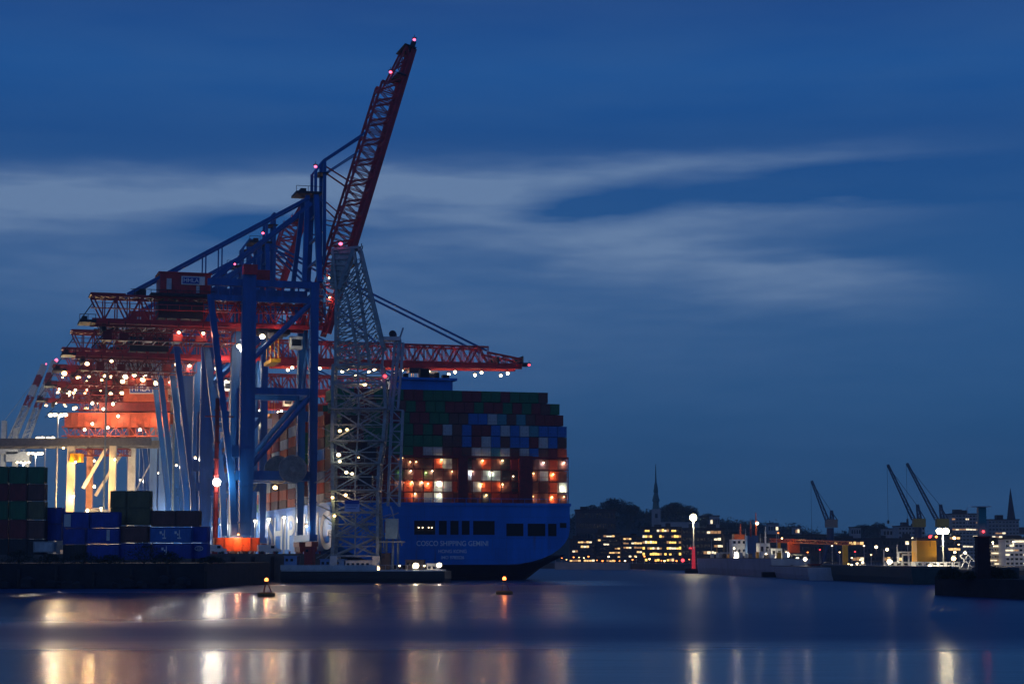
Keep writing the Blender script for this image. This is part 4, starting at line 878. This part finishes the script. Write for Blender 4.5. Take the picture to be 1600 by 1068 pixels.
    m = MB(); q0 = o(600, 533); q1 = o(626, 527); m.box(q0.x, q1.x, -2, 2, q0.z, q1.z); m.build('jib_head', LGREY, t)
    m = MB(); q0 = o(609, 528); q1 = o(619, 517); m.tube(((q0.x + q1.x) / 2, -1.5, (q0.z + q1.z) / 2), ((q0.x + q1.x) / 2, 1.5, (q0.z + q1.z) / 2), .85, 14); m.build('jib_sheave', DARK, t)
    m = MB(); q0 = o(603, 842); q1 = o(622, 810); m.box(q0.x, q1.x, -2.5, 2, q0.z, q1.z); m.build('crane_cab', mat('cab_blue_grey', (.25, .36, .42), .5, 0, .2), t)
    m = MB(); 
    for a in (604, 614, 622): q = o(a, 842); m.beam((q.x, 0, 2.9), q, .5)
    q0 = o(590, 845); q1 = o(632, 842); m.box(q0.x, q1.x, -3, 3, q0.z - .3, q0.z); m.build('cab_support', GREY, t)
    # sign board
    q0 = o(542, 800, 0); q1 = o(565, 782, 0); m = MB(); m.box(q0.x, q1.x, -6.2, -6, q0.z, q1.z); sb = m.build('sign_board', mat('board_pale_blue', (.4, .5, .78), .5, 0, 0), t)
    m = MB(); m.box(q0.x, q1.x, -6.26, -6.2, q1.z - .9, q1.z); m.box(q0.x + .4, q1.x - .4, -6.26, -6.2, q0.z + 1.3, q0.z + 1.45); m.box(q0.x + .4, q1.x - .8, -6.26, -6.2, q0.z + .7, q0.z + .82); m.build('board_lines', MATS['sign_blue'], sb)
    # lamps
    for px, py, r, mt, pw, col, dy in [(593, 887, .6, EY, 900, (1, .6, .25), -7.5), (652, 883, .75, EW, 1500, (1, .85, .6), -7), (688, 882, .6, EW, 900, (1, .8, .7), -7), (665, 883, .25, EWS, 0, 0, -7), (627, 883, .22, EWS, 0, 0, -7),
                                       (534, 675, .4, EY, 250, (1, .6, .3), -5), (545, 673, .35, EY, 120, (1, .6, .3), -5), (532, 712, .5, EWS, 350, (1, 1, .7), -5), (534, 722, .35, EWS, 0, 0, -5), (544, 739, .4, EWS, 250, (1, .9, .7), -5), (553, 741, .35, EWS, 0, 0, -5), (563, 716, .2, EY, 0, 0, -5),
                                       (543, 774, .4, EY, 700, (1, .6, .4), -5), (523, 778, .35, EY, 300, (1, .9, .3), -5.5), (526, 806, .35, EY, 300, (1, .9, .3), -5.5), (570, 600, .5, EY, 500, (1, .7, .4), 0), (555, 585, .35, EWS, 300, (1, .7, .4), 0), (603, 590, .5, ER, 80, (1, .1, .15), -4), (534, 384, .45, EP, 60, (1, .1, .3), -3)]:
        p = o(px, py, dy); m = MB(); m.ball(p, r, 8, .85); m.m = 1; m.cb((p.x, p.y + r, p.z + r * .5), (r * 1.2, .4, r)); 
        if dy < -6.5: m.beam((p.x, p.y, 2.9), (p.x, p.y, p.z), .1)
        ob = m.build('floodlight' if mt not in (ER, EP) else 'warning_light', [mt, DARK], t)
        if pw: light(ob, p + Vector((0, -r - .4, -.2)), pw * .6, col, .3)
floatcrane()

# ------------------------------------------------------------------ buoys
def buoy(label, px, py, mt=EO):
    p = onz(px, py, 0); t = thing('buoy', label, 'buoy', (p.x, p.y, 0), 0, 'lit buoys in the fairway'); k = p.y / F_PX
    m = MB(); m.loft([[Vector((r_ * math.cos(x), r_ * math.sin(x), z)) for x in [2 * math.pi * q / 18 for q in range(18)]] for r_, z in ((1.1, -.4), (1.35, .1), (1.35, .45), (1.1, .6))]); m.build('float', mat('buoy_yellow', (.16, .12, .02), .6, 0, .3), t)
    m = MB()
    for q in range(3): a = q * 2.094; m.tube((.8 * math.cos(a), .8 * math.sin(a), .55), (.2 * math.cos(a), .2 * math.sin(a), 2.0), .06, 6)
    m.tube((0, 0, 1.9), (0, 0, 2.25), .28, 10); m.build('cage', DARKRED, t)
    m = MB(); m.ball((0, 0, 2.45), .3, 10); o = m.build('lantern', mt, t); light(o, (0, 0, 3.0), 420, (1, .25, .06), .2)
buoy('lit red-orange buoy floating left, in front of the quay wall', 416, 931); buoy('lit red buoy floating right, off the ship\'s stern', 788, 928)

# ------------------------------------------------------------------ far shore
def building(label, px0, px1, py0, py1, D, wall=BWALL, rows_=5, cols_=14, lit=.3, wm=EWIN, depth=18, roofbits=True, wfrac=(.62, .45), name='building', cat='building', seed=0, run=2, rot=0):
    rr = random.Random(seed); a = at(px0, py1, D); b = at(px1, py0, D); w = b.x - a.x; z0 = 2.6; h = b.z - z0
    t = thing(name, label, cat, (a.x, D, z0), rot)
    m = MB(); m.box(0, w, 0, depth, 0, h); m.build('wall', wall, t)
    m = MB(); m.box(-.4, w + .4, -.4, depth + .4, h, h + .6)
    if roofbits:
        for q in range(max(2, int(w / 14))): x = rr.uniform(0, w - 5); m.box(x, x + rr.uniform(2, 5), 3, 9, h + .6, h + rr.uniform(1.4, 3.2))
    m.build('roof', ROOF, t)
    cw = w / cols_; rh = h / rows_; dk = MB(); cnt = 0; slabs = MB()
    for r in range(rows_):
        slabs.box(0, w, -.18, 0, r * rh + rh * .88, r * rh + rh * .98)
        c = 0
        while c < cols_:
            isl = rr.random() < lit * .62; L_ = rr.choice((1, 2, 3, 4)) if isl else 1; L_ = min(L_, cols_ - c)
            if isl and cnt < 70:
                for q in range(L_):
                    m = MB(); m.box((c + q) * cw + cw * .06, (c + q + 1) * cw - cw * .05, -.1, -.02, r * rh + rh * .34, r * rh + rh * rr.uniform(.62, .78)); m.build('window', rr.choice((wm, wm, EWIN3, mat('lit_window_dim', (.4, .3, .15), emit=(1, .5, .2), estr=.45))), t); cnt += 1
            else:
                for q in range(L_): dk.box((c + q) * cw + cw * (1 - wfrac[0]) / 2, (c + q + 1) * cw - cw * (1 - wfrac[0]) / 2, -.1, -.02, r * rh + rh * .3, r * rh + rh * (.3 + wfrac[1]))
            c += L_
    tag(dk.build('unlit_window', GLASSD, t), kind=None); slabs.build('floor_band', wall, t)
    return t
building('dark office block with scattered lit windows directly right of the ship stern', 890, 929, 843, 884, 958, rows_=5, cols_=9, lit=.30, seed=3)
building('taller dark office block, second from the ship stern', 930, 969, 834, 884, 962, rows_=7, cols_=9, lit=.26, seed=21)
building('dark office block left of the glowing yellow building', 970, 1003, 838, 884, 955, rows_=6, cols_=8, lit=.30, seed=22)
building('low dark hall with small roof lights above the office block', 900, 962, 797, 838, 1050, rows_=5, cols_=14, lit=.06, wm=EWIN3, seed=4)
building('building glowing with yellow windows on its upper floors', 1004, 1064, 824, 884, 955, rows_=6, cols_=16, lit=.5, wm=EWIN2, seed=9)
building('flat dark building with one bright window row behind the harbour lamp', 1066, 1132, 826, 884, 950, rows_=5, cols_=12, lit=.16, wm=EWIN3, seed=6)
building('dark shed behind the white ships', 1133, 1290, 836, 884, 940, rows_=3, cols_=26, lit=.1, seed=7)
building('long dark quay shed behind the orange jib', 1291, 1432, 842, 884, 930, rows_=3, cols_=24, lit=.12, seed=8)
building('tall apartment block with a grid of windows on the right', 1489, 1530, 803, 884, 1150, PALEW, 14, 8, .16, EWIN3, seed=10, wfrac=(.7, .4))
building('pale apartment block right of the teal tower', 1546, 1592, 812, 884, 1170, PALEW, 11, 9, .06, EWIN3, seed=11, wfrac=(.6, .35))
building('dark block between the lamp mast and the apartment tower', 1474, 1500, 836, 884, 900, rows_=5, cols_=5, lit=.2, seed=12)
building('small building on the hill beneath the paired cranes', 1405, 1445, 822, 884, 1200, PALEW, 8, 8, .06, EWIN3, seed=13)
building('floodlit warm terrace behind the mole, left part', 1546, 1570, 850, 905, 700, CREAM, 6, 6, .55, EWIN3, depth=10, seed=14)
t = building('floodlit white building at the right edge of the photo', 1572, 1640, 842, 905, 690, WHITE, 6, 10, .4, EWIN3, depth=10, seed=15)
for i, (px, D) in enumerate(((1552, 660), (1584, 650))):
    p = at(px, 880, D); mast(f'street lamp lighting the {"warm terrace" if i == 0 else "white building"} behind the mole', (p.x, p.y, 2.6), 8, 1, 11000, EW, (1, .75, .4), 'street_lamp', 'street lamp', 'street lamps behind the mole', .12, gl=.3)
for i, (a, b, c, d, D) in enumerate([(1110, 1124, 806, 816, 1250), (1200, 1216, 818, 828, 1250), (1240, 1252, 823, 832, 1250), (1330, 1345, 824, 836, 1250), (1380, 1400, 826, 838, 1240)]):
    building(f'small house among the hillside trees, {ORD[i]} from the left', a, b, c, d, D, PALEW, 4, 4, .12, EWIN3, 8, False, seed=30 + i, name='house', cat='house')
# promenade wall with orange lights
a = onz(868, 889, 0); b = onz(1003, 892, 0)
m = MB(); m.beam((a.x, a.y, 1.6), (b.x, a.y - 30, 1.6), 1, 3.2); tag(m.build('embankment_wall', PALEW), 'pale low embankment wall below the lit office block', 'wall')
rr = random.Random(77)
for i in range(24):
    px = 866 + i * 9.2 + rr.uniform(-3, 3); p = at(px, rr.uniform(868, 879), 905)
    mt = rr.choice((EO, EO, EY, EWS)); mast(f'low promenade lamp on the far shore, {ORD[i]} from the left', (p.x, 905, 2.6), max(1.2, p.z - 2.6), 1, 0, mt, name='promenade_lamp', cat='lamp', group='promenade lamps on the far shore', rad=.08, gl=rr.uniform(.25, .5))
# church spire, second spire
def church(label, px, pyt, pyb, D, wpx, col, sp=.6):
    s = D / F_PX; p = at(px, pyb, D); H = at(px, pyt, D).z; zb = 20; hb = p.z
    t = thing('church', label, 'church', (p.x, D, zb)); w = wpx * s
    m = MB(); m.box(-w / 2, w / 2, -w / 2, w / 2, 0, hb - zb); m.box(w / 2, w / 2 + 26, -5, 5, 0, (hb - zb) * .5); m.build('tower', PALEW if sp > .5 else BRICK, t)
    m = MB(); q = hb - zb; tt = H - hb
    if sp > .5:
        R_ = [(w * .42, 0), (w * .34, .16), (w * .46, .18), (w * .3, .3), (w * .22, .36), (w * .3, .38), (w * .2, .52), (w * .1, .6), (w * .05, .9), (.1, 1)]
    else: R_ = [(w * .5, 0), (.1, 1)]
    m.loft([[Vector((r_ * math.cos(x), r_ * math.sin(x), q + z * tt)) for x in [2 * math.pi * k / 8 for k in range(8)]] for r_, z in R_]); m.build('spire', col, t)
    m = MB(); m.box(-.9, .9, -w / 2 - .1, -w / 2, q - 6, q - 3); m.build('belfry_window', GLASSD, t)
church('church with slender green copper spire on the wooded hill', 1025, 724, 795, 1340, 13, COPPER); church('dark pointed church spire at the right edge', 1580, 762, 812, 1300, 14, ROOF, .4)
# shipyard luffing cranes
def ycrane(label, pts, D, cabm, glow=None):
    (jx, jy), (bx, by), (tx, ty), (gx, gy) = pts
    P = at(gx, gy, D); t = thing('slewing_crane', label, 'crane', (P.x, D, 2.6), 0, 'slewing cranes of the shipyard'); o = lambda px, py: at(px, py, D) - Vector((P.x, 0 + D * 1.0, 2.6)) + Vector((0, 0, 0))
    STEEL = mat('dark_blue_steel', (.02, .045, .12), .5, .1, .3)
    m = MB(); m.truss(o(bx, by), o(jx, jy), (.8, 0, .5), 2.0, 1.5, 14, .3, .15, 1, .7); m.build('jib', STEEL, t)
    m = MB(); A = o(tx, ty); Bc = o(gx, by); m.truss(Bc, A, (1, 0, 0), 2, 1.6, 4, .4, .25, 1, .8); m.beam(A, o(jx, jy), .16); m.beam(A, Bc + Vector((3.5, 0, 0)), .35); m.build('mast_frame', STEEL, t)
    m = MB(); m.box(Bc.x - 2.0, Bc.x + 3.0, -2.4, 2.4, Bc.z - 3.0, Bc.z + .6); m.build('machinery_cab', cabm, t)
    m = MB(); z = Bc.z - 3.2; m.tube((Bc.x, 0, z - 9), (Bc.x, 0, z), 1.6, 12)
    for s in (-4, 4):
        for y in (-4, 4): m.beam((Bc.x + s, y, 0), (Bc.x + s * .4, y * .4, z - 8), .8)
    m.build('pedestal', STEEL, t)
    m = MB(); jb = o(jx, jy); m.beam(jb, jb + Vector((0, 0, -24)), .1); m.box(jb.x - .4, jb.x + .4, -.3, .3, jb.z - 25.5, jb.z - 24); m.build('hook', DARK, t)
ycrane('lone dark blue slewing crane standing behind the orange jib', ((1267, 751), (1290, 813), (1298, 797), (1297, 840)), 880, mat('cab_cream', (.3, .24, .2), .6, 0, .2))
ycrane('left of the two paired slewing cranes with yellow-lit cabs', ((1386, 726), (1425, 812), (1432, 788), (1434, 840)), 860, mat('cab_yellow_lit', (.42, .27, .04), .6, 0, .2))  # yellow light on the cab put into its base colour
ycrane('right of the two paired slewing cranes with yellow-lit cabs', ((1416, 724), (1461, 812), (1468, 788), (1470, 840)), 860, MATS['cab_yellow_lit'])
# harbour light masts
p = onz(1084, 895, 0); hh = at(1084, 808, p.y).z
t = thing('dock_lamp', 'bright lamp on a pale pole above a red-lit column at the far waterside', 'lamp mast', (p.x, p.y, 0))
m = MB(); m.box(-3, 3, -2, 2, -1, 1.6); m.build('base', DCONC, t); m = MB(); m.tube((0, 0, 1.6), (0, 0, hh - .6), .28, 8, .18); m.build('pole', LGREY, t)
m = MB(); m.tube((0, .3, 1.6), (0, .3, at(0, 853, p.y).z), .7, 12, .5); m.tube((-1.6, .3, 1.6 + 7), (0, .3, 8.6), .4, 8); m.build('column', mat('red_beacon_glow', (.7, .03, .05), .5, 0, .1, emit=(1, .05, .1), estr=.28), t)  # column surface given a faint red glow of its own
m = MB(); m.ball((0, 0, hh), 1.25, 12); o = m.build('lamp_head', mat('lamp_big', (1, 1, 1), emit=(1, .84, .48), estr=14), t); light(o, (0, -1.8, hh - 1.2), 14000, (1, .85, .5), .8)
for z, y in ((7.2, 0),): m = MB(); m.ball((-3.8, 0, 4.5), .6, 8); m.build('beacon', ER, t)
p = onz(1474, 908, 0); D = 560; p = at(1474, 875, D); hh = at(1474, 829, D).z
t = thing('dock_lamp', 'wide bright lamp on a pole beside the orange funnel', 'lamp mast', (p.x, D, 2.6)); m = MB(); m.tube((0, 0, 0), (0, 0, hh - 2.6), .25, 8, .16); m.build('pole', LGREY, t)
for x in (-.9, .9): m = MB(); m.ball((x, 0, hh - 2.6), 1.0, 10, .85); o = m.build('lamp_head', MATS['lamp_big'], t); light(o, (x, -1.6, hh - 4), 8000, (1, .85, .5), .6)

# ------------------------------------------------------------------ ships along the right-hand pier
def vessel(label, A, B_, wid, h, m_hull, name='moored_ship', cat='ship', bow=True):
    """hull from A (near end) to B (far end) at the waterline"""
    A = Vector((A.x, A.y, 0)); B_ = Vector((B_.x, B_.y, 0)); d = B_ - A; L = d.length; rz = math.atan2(d.y, d.x)
    t = thing(name, label, cat, A, rz); m = MB(); e = wid / 2
    out = [(0, -e * .8), (L * .8, -e), (L * .93, -e * .6), (L, 0), (L * .93, e * .6), (L * .8, e), (0, e * .8)] if bow else [(0, -e), (L, -e), (L, e), (0, e)]
    m.loft([[Vector((x, y * f, z)) for x, y in out] for f, z in ((.86, -1), (.97, h * .4), (1, h))]); m.build('hull', m_hull, t)
    m = MB(); m.loft([[Vector((x, y * f, z)) for x, y in out] for f, z in ((.99, h), (.99, h + .15))]); 
    for q in range(int(L / 3)): m.beam((q * 3, -e * .8, h), (q * 3, -e * .8, h + 1.1), .07)
    m.beam((0, -e * .8, h + 1.1), (L * .8, -e * .95, h + 1.1), .08); m.build('deck', DARK, t)
    return t, L, rz
def block(t, name, x0, x1, y0, y1, z0, z1, m_, win=True):
    m = MB(); m.box(x0, x1, y0, y1, z0, z1)
    n = max(1, int((x1 - x0) / 1.6)); k = max(1, int((z1 - z0) / 2.8)); m.m = 1
    if win:
        for r in range(k):
            for q in range(n): x = x0 + (x1 - x0) * (q + .3) / n; z = z0 + (z1 - z0) * (r + .45) / k; m.box(x, x + .6, y0 - .05, y0, z, z + .8)
    return m.build(name, [m_, GLASSD], t)
def sub_lamps(t, base, lst, par_name='deck_lamp'):
    for px, py, D, r, mt, pw in lst:
        p = at(px, py, D); inv = Matrix.Rotation(-t.rotation_euler.z, 3, 'Z'); l = inv @ (p - t.location)
        m = MB(); m.ball(l, r, 8, .85); m.m = 1; m.cb((l.x, l.y, l.z + r + .1), (r * 1.6, r * 1.6, .15)); m.beam((l.x, l.y, l.z - 2.2), (l.x, l.y, l.z - r), .1); o = m.build(par_name, [mt, DARK], t)
        if pw: w_ = inv @ Vector((0, -r - .8, 0)); light(o, l + w_ + Vector((0, 0, -.2)), pw * 2.2, (1, .86, .6), .3)
# grey naval tender (far) and its white bridge
t, L, rz = vessel('long grey ship with white bridge, orange dome and masts, right of the dock lamp', at(1236, 905, 560), at(1100, 893, 700), 14, 5.2, GREYSHIP)
t.rotation_euler.z = rz
def loc(t, px, py, D): return Matrix.Rotation(-t.rotation_euler.z, 3, 'Z') @ (at(px, py, D) - Vector(t.location))
def scr_box(t, name, px0, px1, py0, py1, D, dep, m_, win=True):
    """upright box facing the water, given in its true place; rotated back to world axes inside the ship's frame"""
    a = at(px0, py1, D); b = at(px1, py0, D); m = MB(); w = b.x - a.x; h = b.z - a.z; m.box(0, w, 0, dep, 0, h)
    if win:
        m.m = 1; n = max(1, int(w / 1.5)); k = max(1, int(h / 2.6))
        for r in range(k):
            for q in range(n): m.box(w * (q + .25) / n, w * (q + .75) / n, -.06, -.0, h * (r + .5) / k, h * (r + .8) / k)
    o = m.build(name, [m_, GLASSD], t); o.location = Matrix.Rotation(-t.rotation_euler.z, 3, 'Z') @ (a - Vector(t.location)); o.rotation_euler.z = -t.rotation_euler.z
    return o
scr_box(t, 'bridge', 1144, 1166, 842, 868, 640, 8, WHITE); scr_box(t, 'bridge_top', 1147, 1164, 834, 842, 640, 6, ORANGE, False)
scr_box(t, 'funnel', 1168, 1185, 836, 874, 630, 7, mat('funnel_blue', (.03, .09, .25), .5, 0, .2), False); scr_box(t, 'deckhouse', 1187, 1203, 848, 874, 610, 8, WHITE); scr_box(t, 'after_deckhouse', 1205, 1222, 856, 876, 590, 8, LGREY); scr_box(t, 'fore_deckhouse', 1128, 1144, 862, 872, 660, 6, GREYSHIP)
for px, y0, y1, D, mt in ((1157, 818, 834, 640, ORANGE), (1181, 800, 836, 630, ORANGE), (1173, 812, 838, 630, DARKRED), (1196, 822, 850, 610, WHITE), (1120, 855, 872, 665, YELLOW)):
    a = loc(t, px, y0, D); b = loc(t, px, y1, D); m = MB(); m.tube(b, a, .28, 8, .12); m.beam(a.lerp(b, .3) - Vector((1.2, 0, 0)), a.lerp(b, .3) + Vector((1.2, 0, 0)), .14); m.beam(a.lerp(b, .6) - Vector((1.8, 0, 0)), a.lerp(b, .6) + Vector((1.8, 0, 0)), .14); m.build('mast', mt, t)
sub_lamps(t, None, [(1183, 817, 630, .55, EW, 200), (1124, 882, 655, .5, EW, 500), (1150, 867, 636, .4, EWS, 900), (1166, 872, 630, .4, EWS, 600), (1197, 866, 605, .4, EWS, 900), (1229, 866, 585, 1.0, EW, 2200), (1246, 873, 570, .6, EW, 900), (1207, 870, 590, .4, EWS, 500), (1199, 876, 600, .3, EG, 60), (1147, 856, 632, .3, EWS, 1200)])
rr = random.Random(9)
for q in range(14):
    px = 1112 + q * 8.6 + rr.uniform(-2, 2); D_ = 680 - (px - 1100) * .95; hh_ = rr.uniform(2, 7)
    scr_box(t, 'deck_gear', px, px + rr.uniform(3, 7), 868 - hh_, 871 + q * .35, D_, rr.uniform(1.5, 4), rr.choice((LGREY, WHITE, GREYSHIP, DARK, YELLOW)), False)
    if q % 3 == 0: a_ = loc(t, px, 868, D_); m = MB(); m.tube(a_, a_ + Vector((0, 0, rr.uniform(4, 9))), .12, 6, .06); m.build('mast', LGREY, t)
# pontoon with cargo, shade of a recess put in as a black box
t, L, rz = vessel('low grey pontoon with dark gear and small lamps, middle of the right shore', at(1300, 909, 490), at(1215, 903, 590), 12, 3.2, GREYSHIP, 'pontoon', 'pontoon', False)
t.rotation_euler.z = rz
scr_box(t, 'dark_recess', 1192, 1234, 893, 901, 552, 3, BLACK, False); scr_box(t, 'container_office', 1246, 1262, 884, 893, 540, 5, LGREY); scr_box(t, 'winch_house', 1266, 1284, 880, 892, 520, 5, DARKRED)
sub_lamps(t, None, [(1258, 873, 540, .55, EW, 600), (1237, 885, 560, .4, EWS, 200), (1258, 887, 540, .4, EWS, 200), (1243, 886, 560, .25, EWS, 0)])
# orange floating jib
a = at(1206, 846, 720); b = at(1330, 851, 640); t = thing('dredger_boom', 'long horizontal orange lattice jib stretched above the moored ships', 'crane boom', (a.x, a.y, 2.6)); m = MB(); A = Vector((0, 0, a.z - 2.6)); Bv = b - Vector((a.x, a.y, 2.6))
m.truss(A, Bv, (0, 0, 1), 1.4, 1.1, 30, .28, .16); m.build('jib', ORANGE, t); m = MB(); m.beam((Bv.x - 2, Bv.y, 0), (Bv.x - 2, Bv.y, Bv.z), 1.6); m.build('post', YELLOW, t); m = MB(); q_ = A.lerp(Bv, .1); m.beam((q_.x, q_.y, 0), q_, 1.0); m.build('post', YELLOW, t); m = MB(); c_ = A.lerp(Bv, .28); m.box(c_.x - 1.6, c_.x + 2.4, c_.y - 2, c_.y + 1.5, c_.z - 3.6, c_.z + .4); m.build('cab', ORANGE, t)
m = MB(); m.ball(c_ + Vector((-4, -3, 1.5)), .3, 8); o = m.build('floodlight', EY, t); light(o, c_ + Vector((-4, -4.4, 1)), 700, (1, .6, .25), .4)
# right ferry/tanker with orange funnel
t, L, rz = vessel('dark-hulled ship with white superstructure and big orange funnel block', at(1462, 914, 420), at(1296, 906, 520), 13, 3.6, mat('green_black_hull', (.03, .05, .045), .5, 0, .3))
t.rotation_euler.z = rz
scr_box(t, 'funnel', 1433, 1463, 844, 877, 455, 6, YELLOW, False); scr_box(t, 'funnel_band', 1433, 1463, 839.5, 843.5, 455.2, 5.6, DARK, False); scr_box(t, 'main_deckhouse', 1388, 1432, 877, 888, 466, 6, WHITE); scr_box(t, 'aft_deckhouse', 1432, 1500, 877, 887, 450, 6, WHITE); scr_box(t, 'grey_tank', 1440, 1462, 892, 908, 432, 5, GREYSHIP, False)
o = scr_box(t, 'lifeboat_cradle', 1357, 1383, 886, 894, 470, 3, mat('lifeboat_white', (.7, .62, .55), .5, 0, .1), False); scr_box(t, 'lifeboat_stripe', 1367, 1374, 888, 893, 469.6, .5, RED, False)
for q in range(22):
    px = 1300 + q * 8.8 + rr.uniform(-2, 2); D_ = 515 - (px - 1296) * .5; hh_ = rr.uniform(1, 7)
    scr_box(t, 'deck_gear', px, px + rr.uniform(3, 8), 889 - hh_, 893, D_, rr.uniform(1.5, 3), rr.choice((LGREY, WHITE, DARK, GREYSHIP, DARKRED)), False)
m = MB(); fr = [(1404, 862, 1404, 880), (1404, 862, 1432, 862), (1410, 866, 1432, 866), (1410, 866, 1410, 878), (1432, 858, 1432, 878), (1420, 862, 1420, 878)]
for x0, y0, x1, y1 in fr: m.beam(loc(t, x0, y0, 462), loc(t, x1, y1, 462), .3)
for x0, y0, x1, y1 in ((1500, 868, 1524, 890), (1508, 862, 1526, 880), (1500, 868, 1508, 862), (1524, 890, 1526, 880), (1512, 866, 1502, 886), (1516, 874, 1512, 888)): m.beam(loc(t, x0, y0, 440), loc(t, x1, y1, 440), .16)
m.build('white_railing', LGREY, t)
for px, y0, y1 in ((1381, 858, 892), (1402, 850, 880)): m = MB(); m.tube(loc(t, px, y1, 465), loc(t, px, y0, 465), .14, 6); m.build('mast', LGREY, t)
sub_lamps(t, None, [(1390, 877, 462, .65, EW, 800), (1386, 858, 470, .4, EWS, 100), (1369, 854, 480, .4, EWS, 100), (1431, 901, 425, .5, EW, 150), (1452, 884, 446, .4, EWS, 3200), (1492, 862, 440, .3, EY, 100), (1490, 872, 440, .55, EY, 500), (1491, 840, 450, .4, EY, 100), (1508, 863, 438, .35, EWS, 300), (1471, 896, 432, .25, EY, 0), (1479, 894, 432, .25, EY, 0), (1486, 893, 432, .25, EY, 0), (1493, 893, 432, .25, EY, 0), (1399, 895, 452, .25, EWS, 0), (1453, 838, 452, .35, ER, 0), (1463, 838, 452, .3, EO, 0)])
# gangway with string of lamps
t = thing('gangway', 'sloping gangway with a string of small round lamps', 'gangway', at(1290, 893, 500)); A = Vector((0, 0, 0)); Bv = at(1348, 878, 470) - at(1290, 893, 500)
m = MB(); m.truss(A + Vector((0, 0, -1.4)), Bv + Vector((0, 0, -1.4)), (0, 0, 1), 1.6, 1.1, 12, .12, .07); m.build('walkway', LGREY, t)
for q in range(8): p = A.lerp(Bv, q / 7); m = MB(); m.ball(p, .3, 8); o = m.build('lamp', EWS, t); light(o, p + Vector((0, -.8, .4)), 160, (1, .85, .6), .2) if q % 3 == 0 else None
t = thing('gangway', 'short pale sloped ramp right of the lamp-strung gangway', 'gangway', at(1338, 893, 480)); m = MB(); m.beam((0, 0, 0), at(1352, 884, 480) - at(1338, 893, 480), 1.6, 1.2); m.beam((0, 0, 0), (3.4, 0, -1.4), 1.2, .8); m.build('ramp', mat('lifeboat_white', (.7, .62, .55)), t)
# scattered dock lamps on the far shore behind the vessels
for i, (px, py, D, mt) in enumerate([(1262, 862, 700, EO), (1281, 858, 700, ER), (1300, 852, 690, EWS), (1312, 862, 690, EY), (1320, 857, 690, EWS), (1336, 861, 680, ER), (1350, 852, 680, EWS), (1361, 866, 680, EY), (1344, 874, 660, EWS), (1331, 871, 660, EWS), (1418, 848, 640, EWS), (1426, 840, 640, EW), (1455, 836, 640, ER), (1498, 850, 640, EY), (1535, 858, 640, EWS), (1326, 886, 600, EY), (1216, 832, 760, EO), (1150, 880, 760, EWS)]):
    p = at(px, py, D); mast(f'small dock lamp behind the moored ships, {ORD[i]} in the scattered row', (p.x, D, 2.6), max(1, p.z - 2.6), 1, 0, mt, name='dock_light', cat='lamp', group='small dock lamps behind the moored ships', rad=.1, gl=.3)
# mole beacon tower
p = at(1536, 902, 292); t = thing('beacon_tower', 'dark brick tower with teal upper shaft and red light on the mole', 'beacon tower', (p.x, 292, 2.7)); s = 292 / F_PX; Z = lambda y: at(1536, y, 292).z - 2.7
m = MB(); m.loft([[Vector((x * f, y * f, z)) for x, y in ((-.95, -.9), (.95, -.9), (.95, .9), (-.95, .9))] for f, z in ((1.05, 0), (.9, Z(838)))]); m.box(-1.05, 1.05, -1.0, 1.0, Z(840), Z(837)); m.build('shaft', mat('mole_brick', (.03, .015, .018), .85, 0, .3), t)
m = MB(); m.box(-.55, .6, -.5, .5, Z(837), Z(792)); 
for z in range(5): zz = Z(835 - z * 9); m.box(-.6, .65, -.55, .55, zz, zz + .08)
m.build('upper_shaft', TEAL, t); m = MB(); m.box(-1.25, 1.25, -1.1, 1.1, Z(791.5), Z(790.5)); m.tube((-1.8, 0, Z(790)), (-1.8, 0, Z(788)), .03); m.tube((-2.0, .4, Z(820)), (-2.0, .4, Z(792)), .05, 6); m.build('top_plate', LGREY, t)
m = MB(); m.ball((.05, -.75, Z(830)), .2, 10); o = m.build('red_lantern', ER, t); light(o, (.05, -1.2, Z(830)), 40, (1, .1, .1), .15)
m = MB(); m.box(-.9, 5.5, .5, 3, 0, 1.6); m.build('hut', mat('hut_grey', (.07, .075, .09), .8, 0, .2), t)
for i, (px, rx, h) in enumerate([(1472, .9, 1.1), (1485, 1.4, 1.5), (1498, 1.1, .8), (1515, 1.2, .9), (1555, 1.8, 1.5), (1575, 1.6, 1.2)]):
    bush(f'dark bush on the right-hand mole, {ORD[i]} from its tip', px, 902, 296 - i, rx, h, 50 + i, 2.7)

# ------------------------------------------------------------------ thin evening air
hm = bpy.data.materials.new('evening_haze'); hm.use_nodes = True; ht = hm.node_tree; ht.nodes.clear()
pv = ht.nodes.new('ShaderNodeVolumePrincipled'); pv.inputs['Color'].default_value = (.62, .80, 1.0, 1); pv.inputs['Density'].default_value = .00016; pv.inputs['Anisotropy'].default_value = .3
ho_ = ht.nodes.new('ShaderNodeOutputMaterial'); ht.links.new(pv.outputs[0], ho_.inputs['Volume'])
m = MB(); m.box(-2750, 2750, -320, 2750, -4, 150); tag(m.build('haze', hm), kind='stuff')
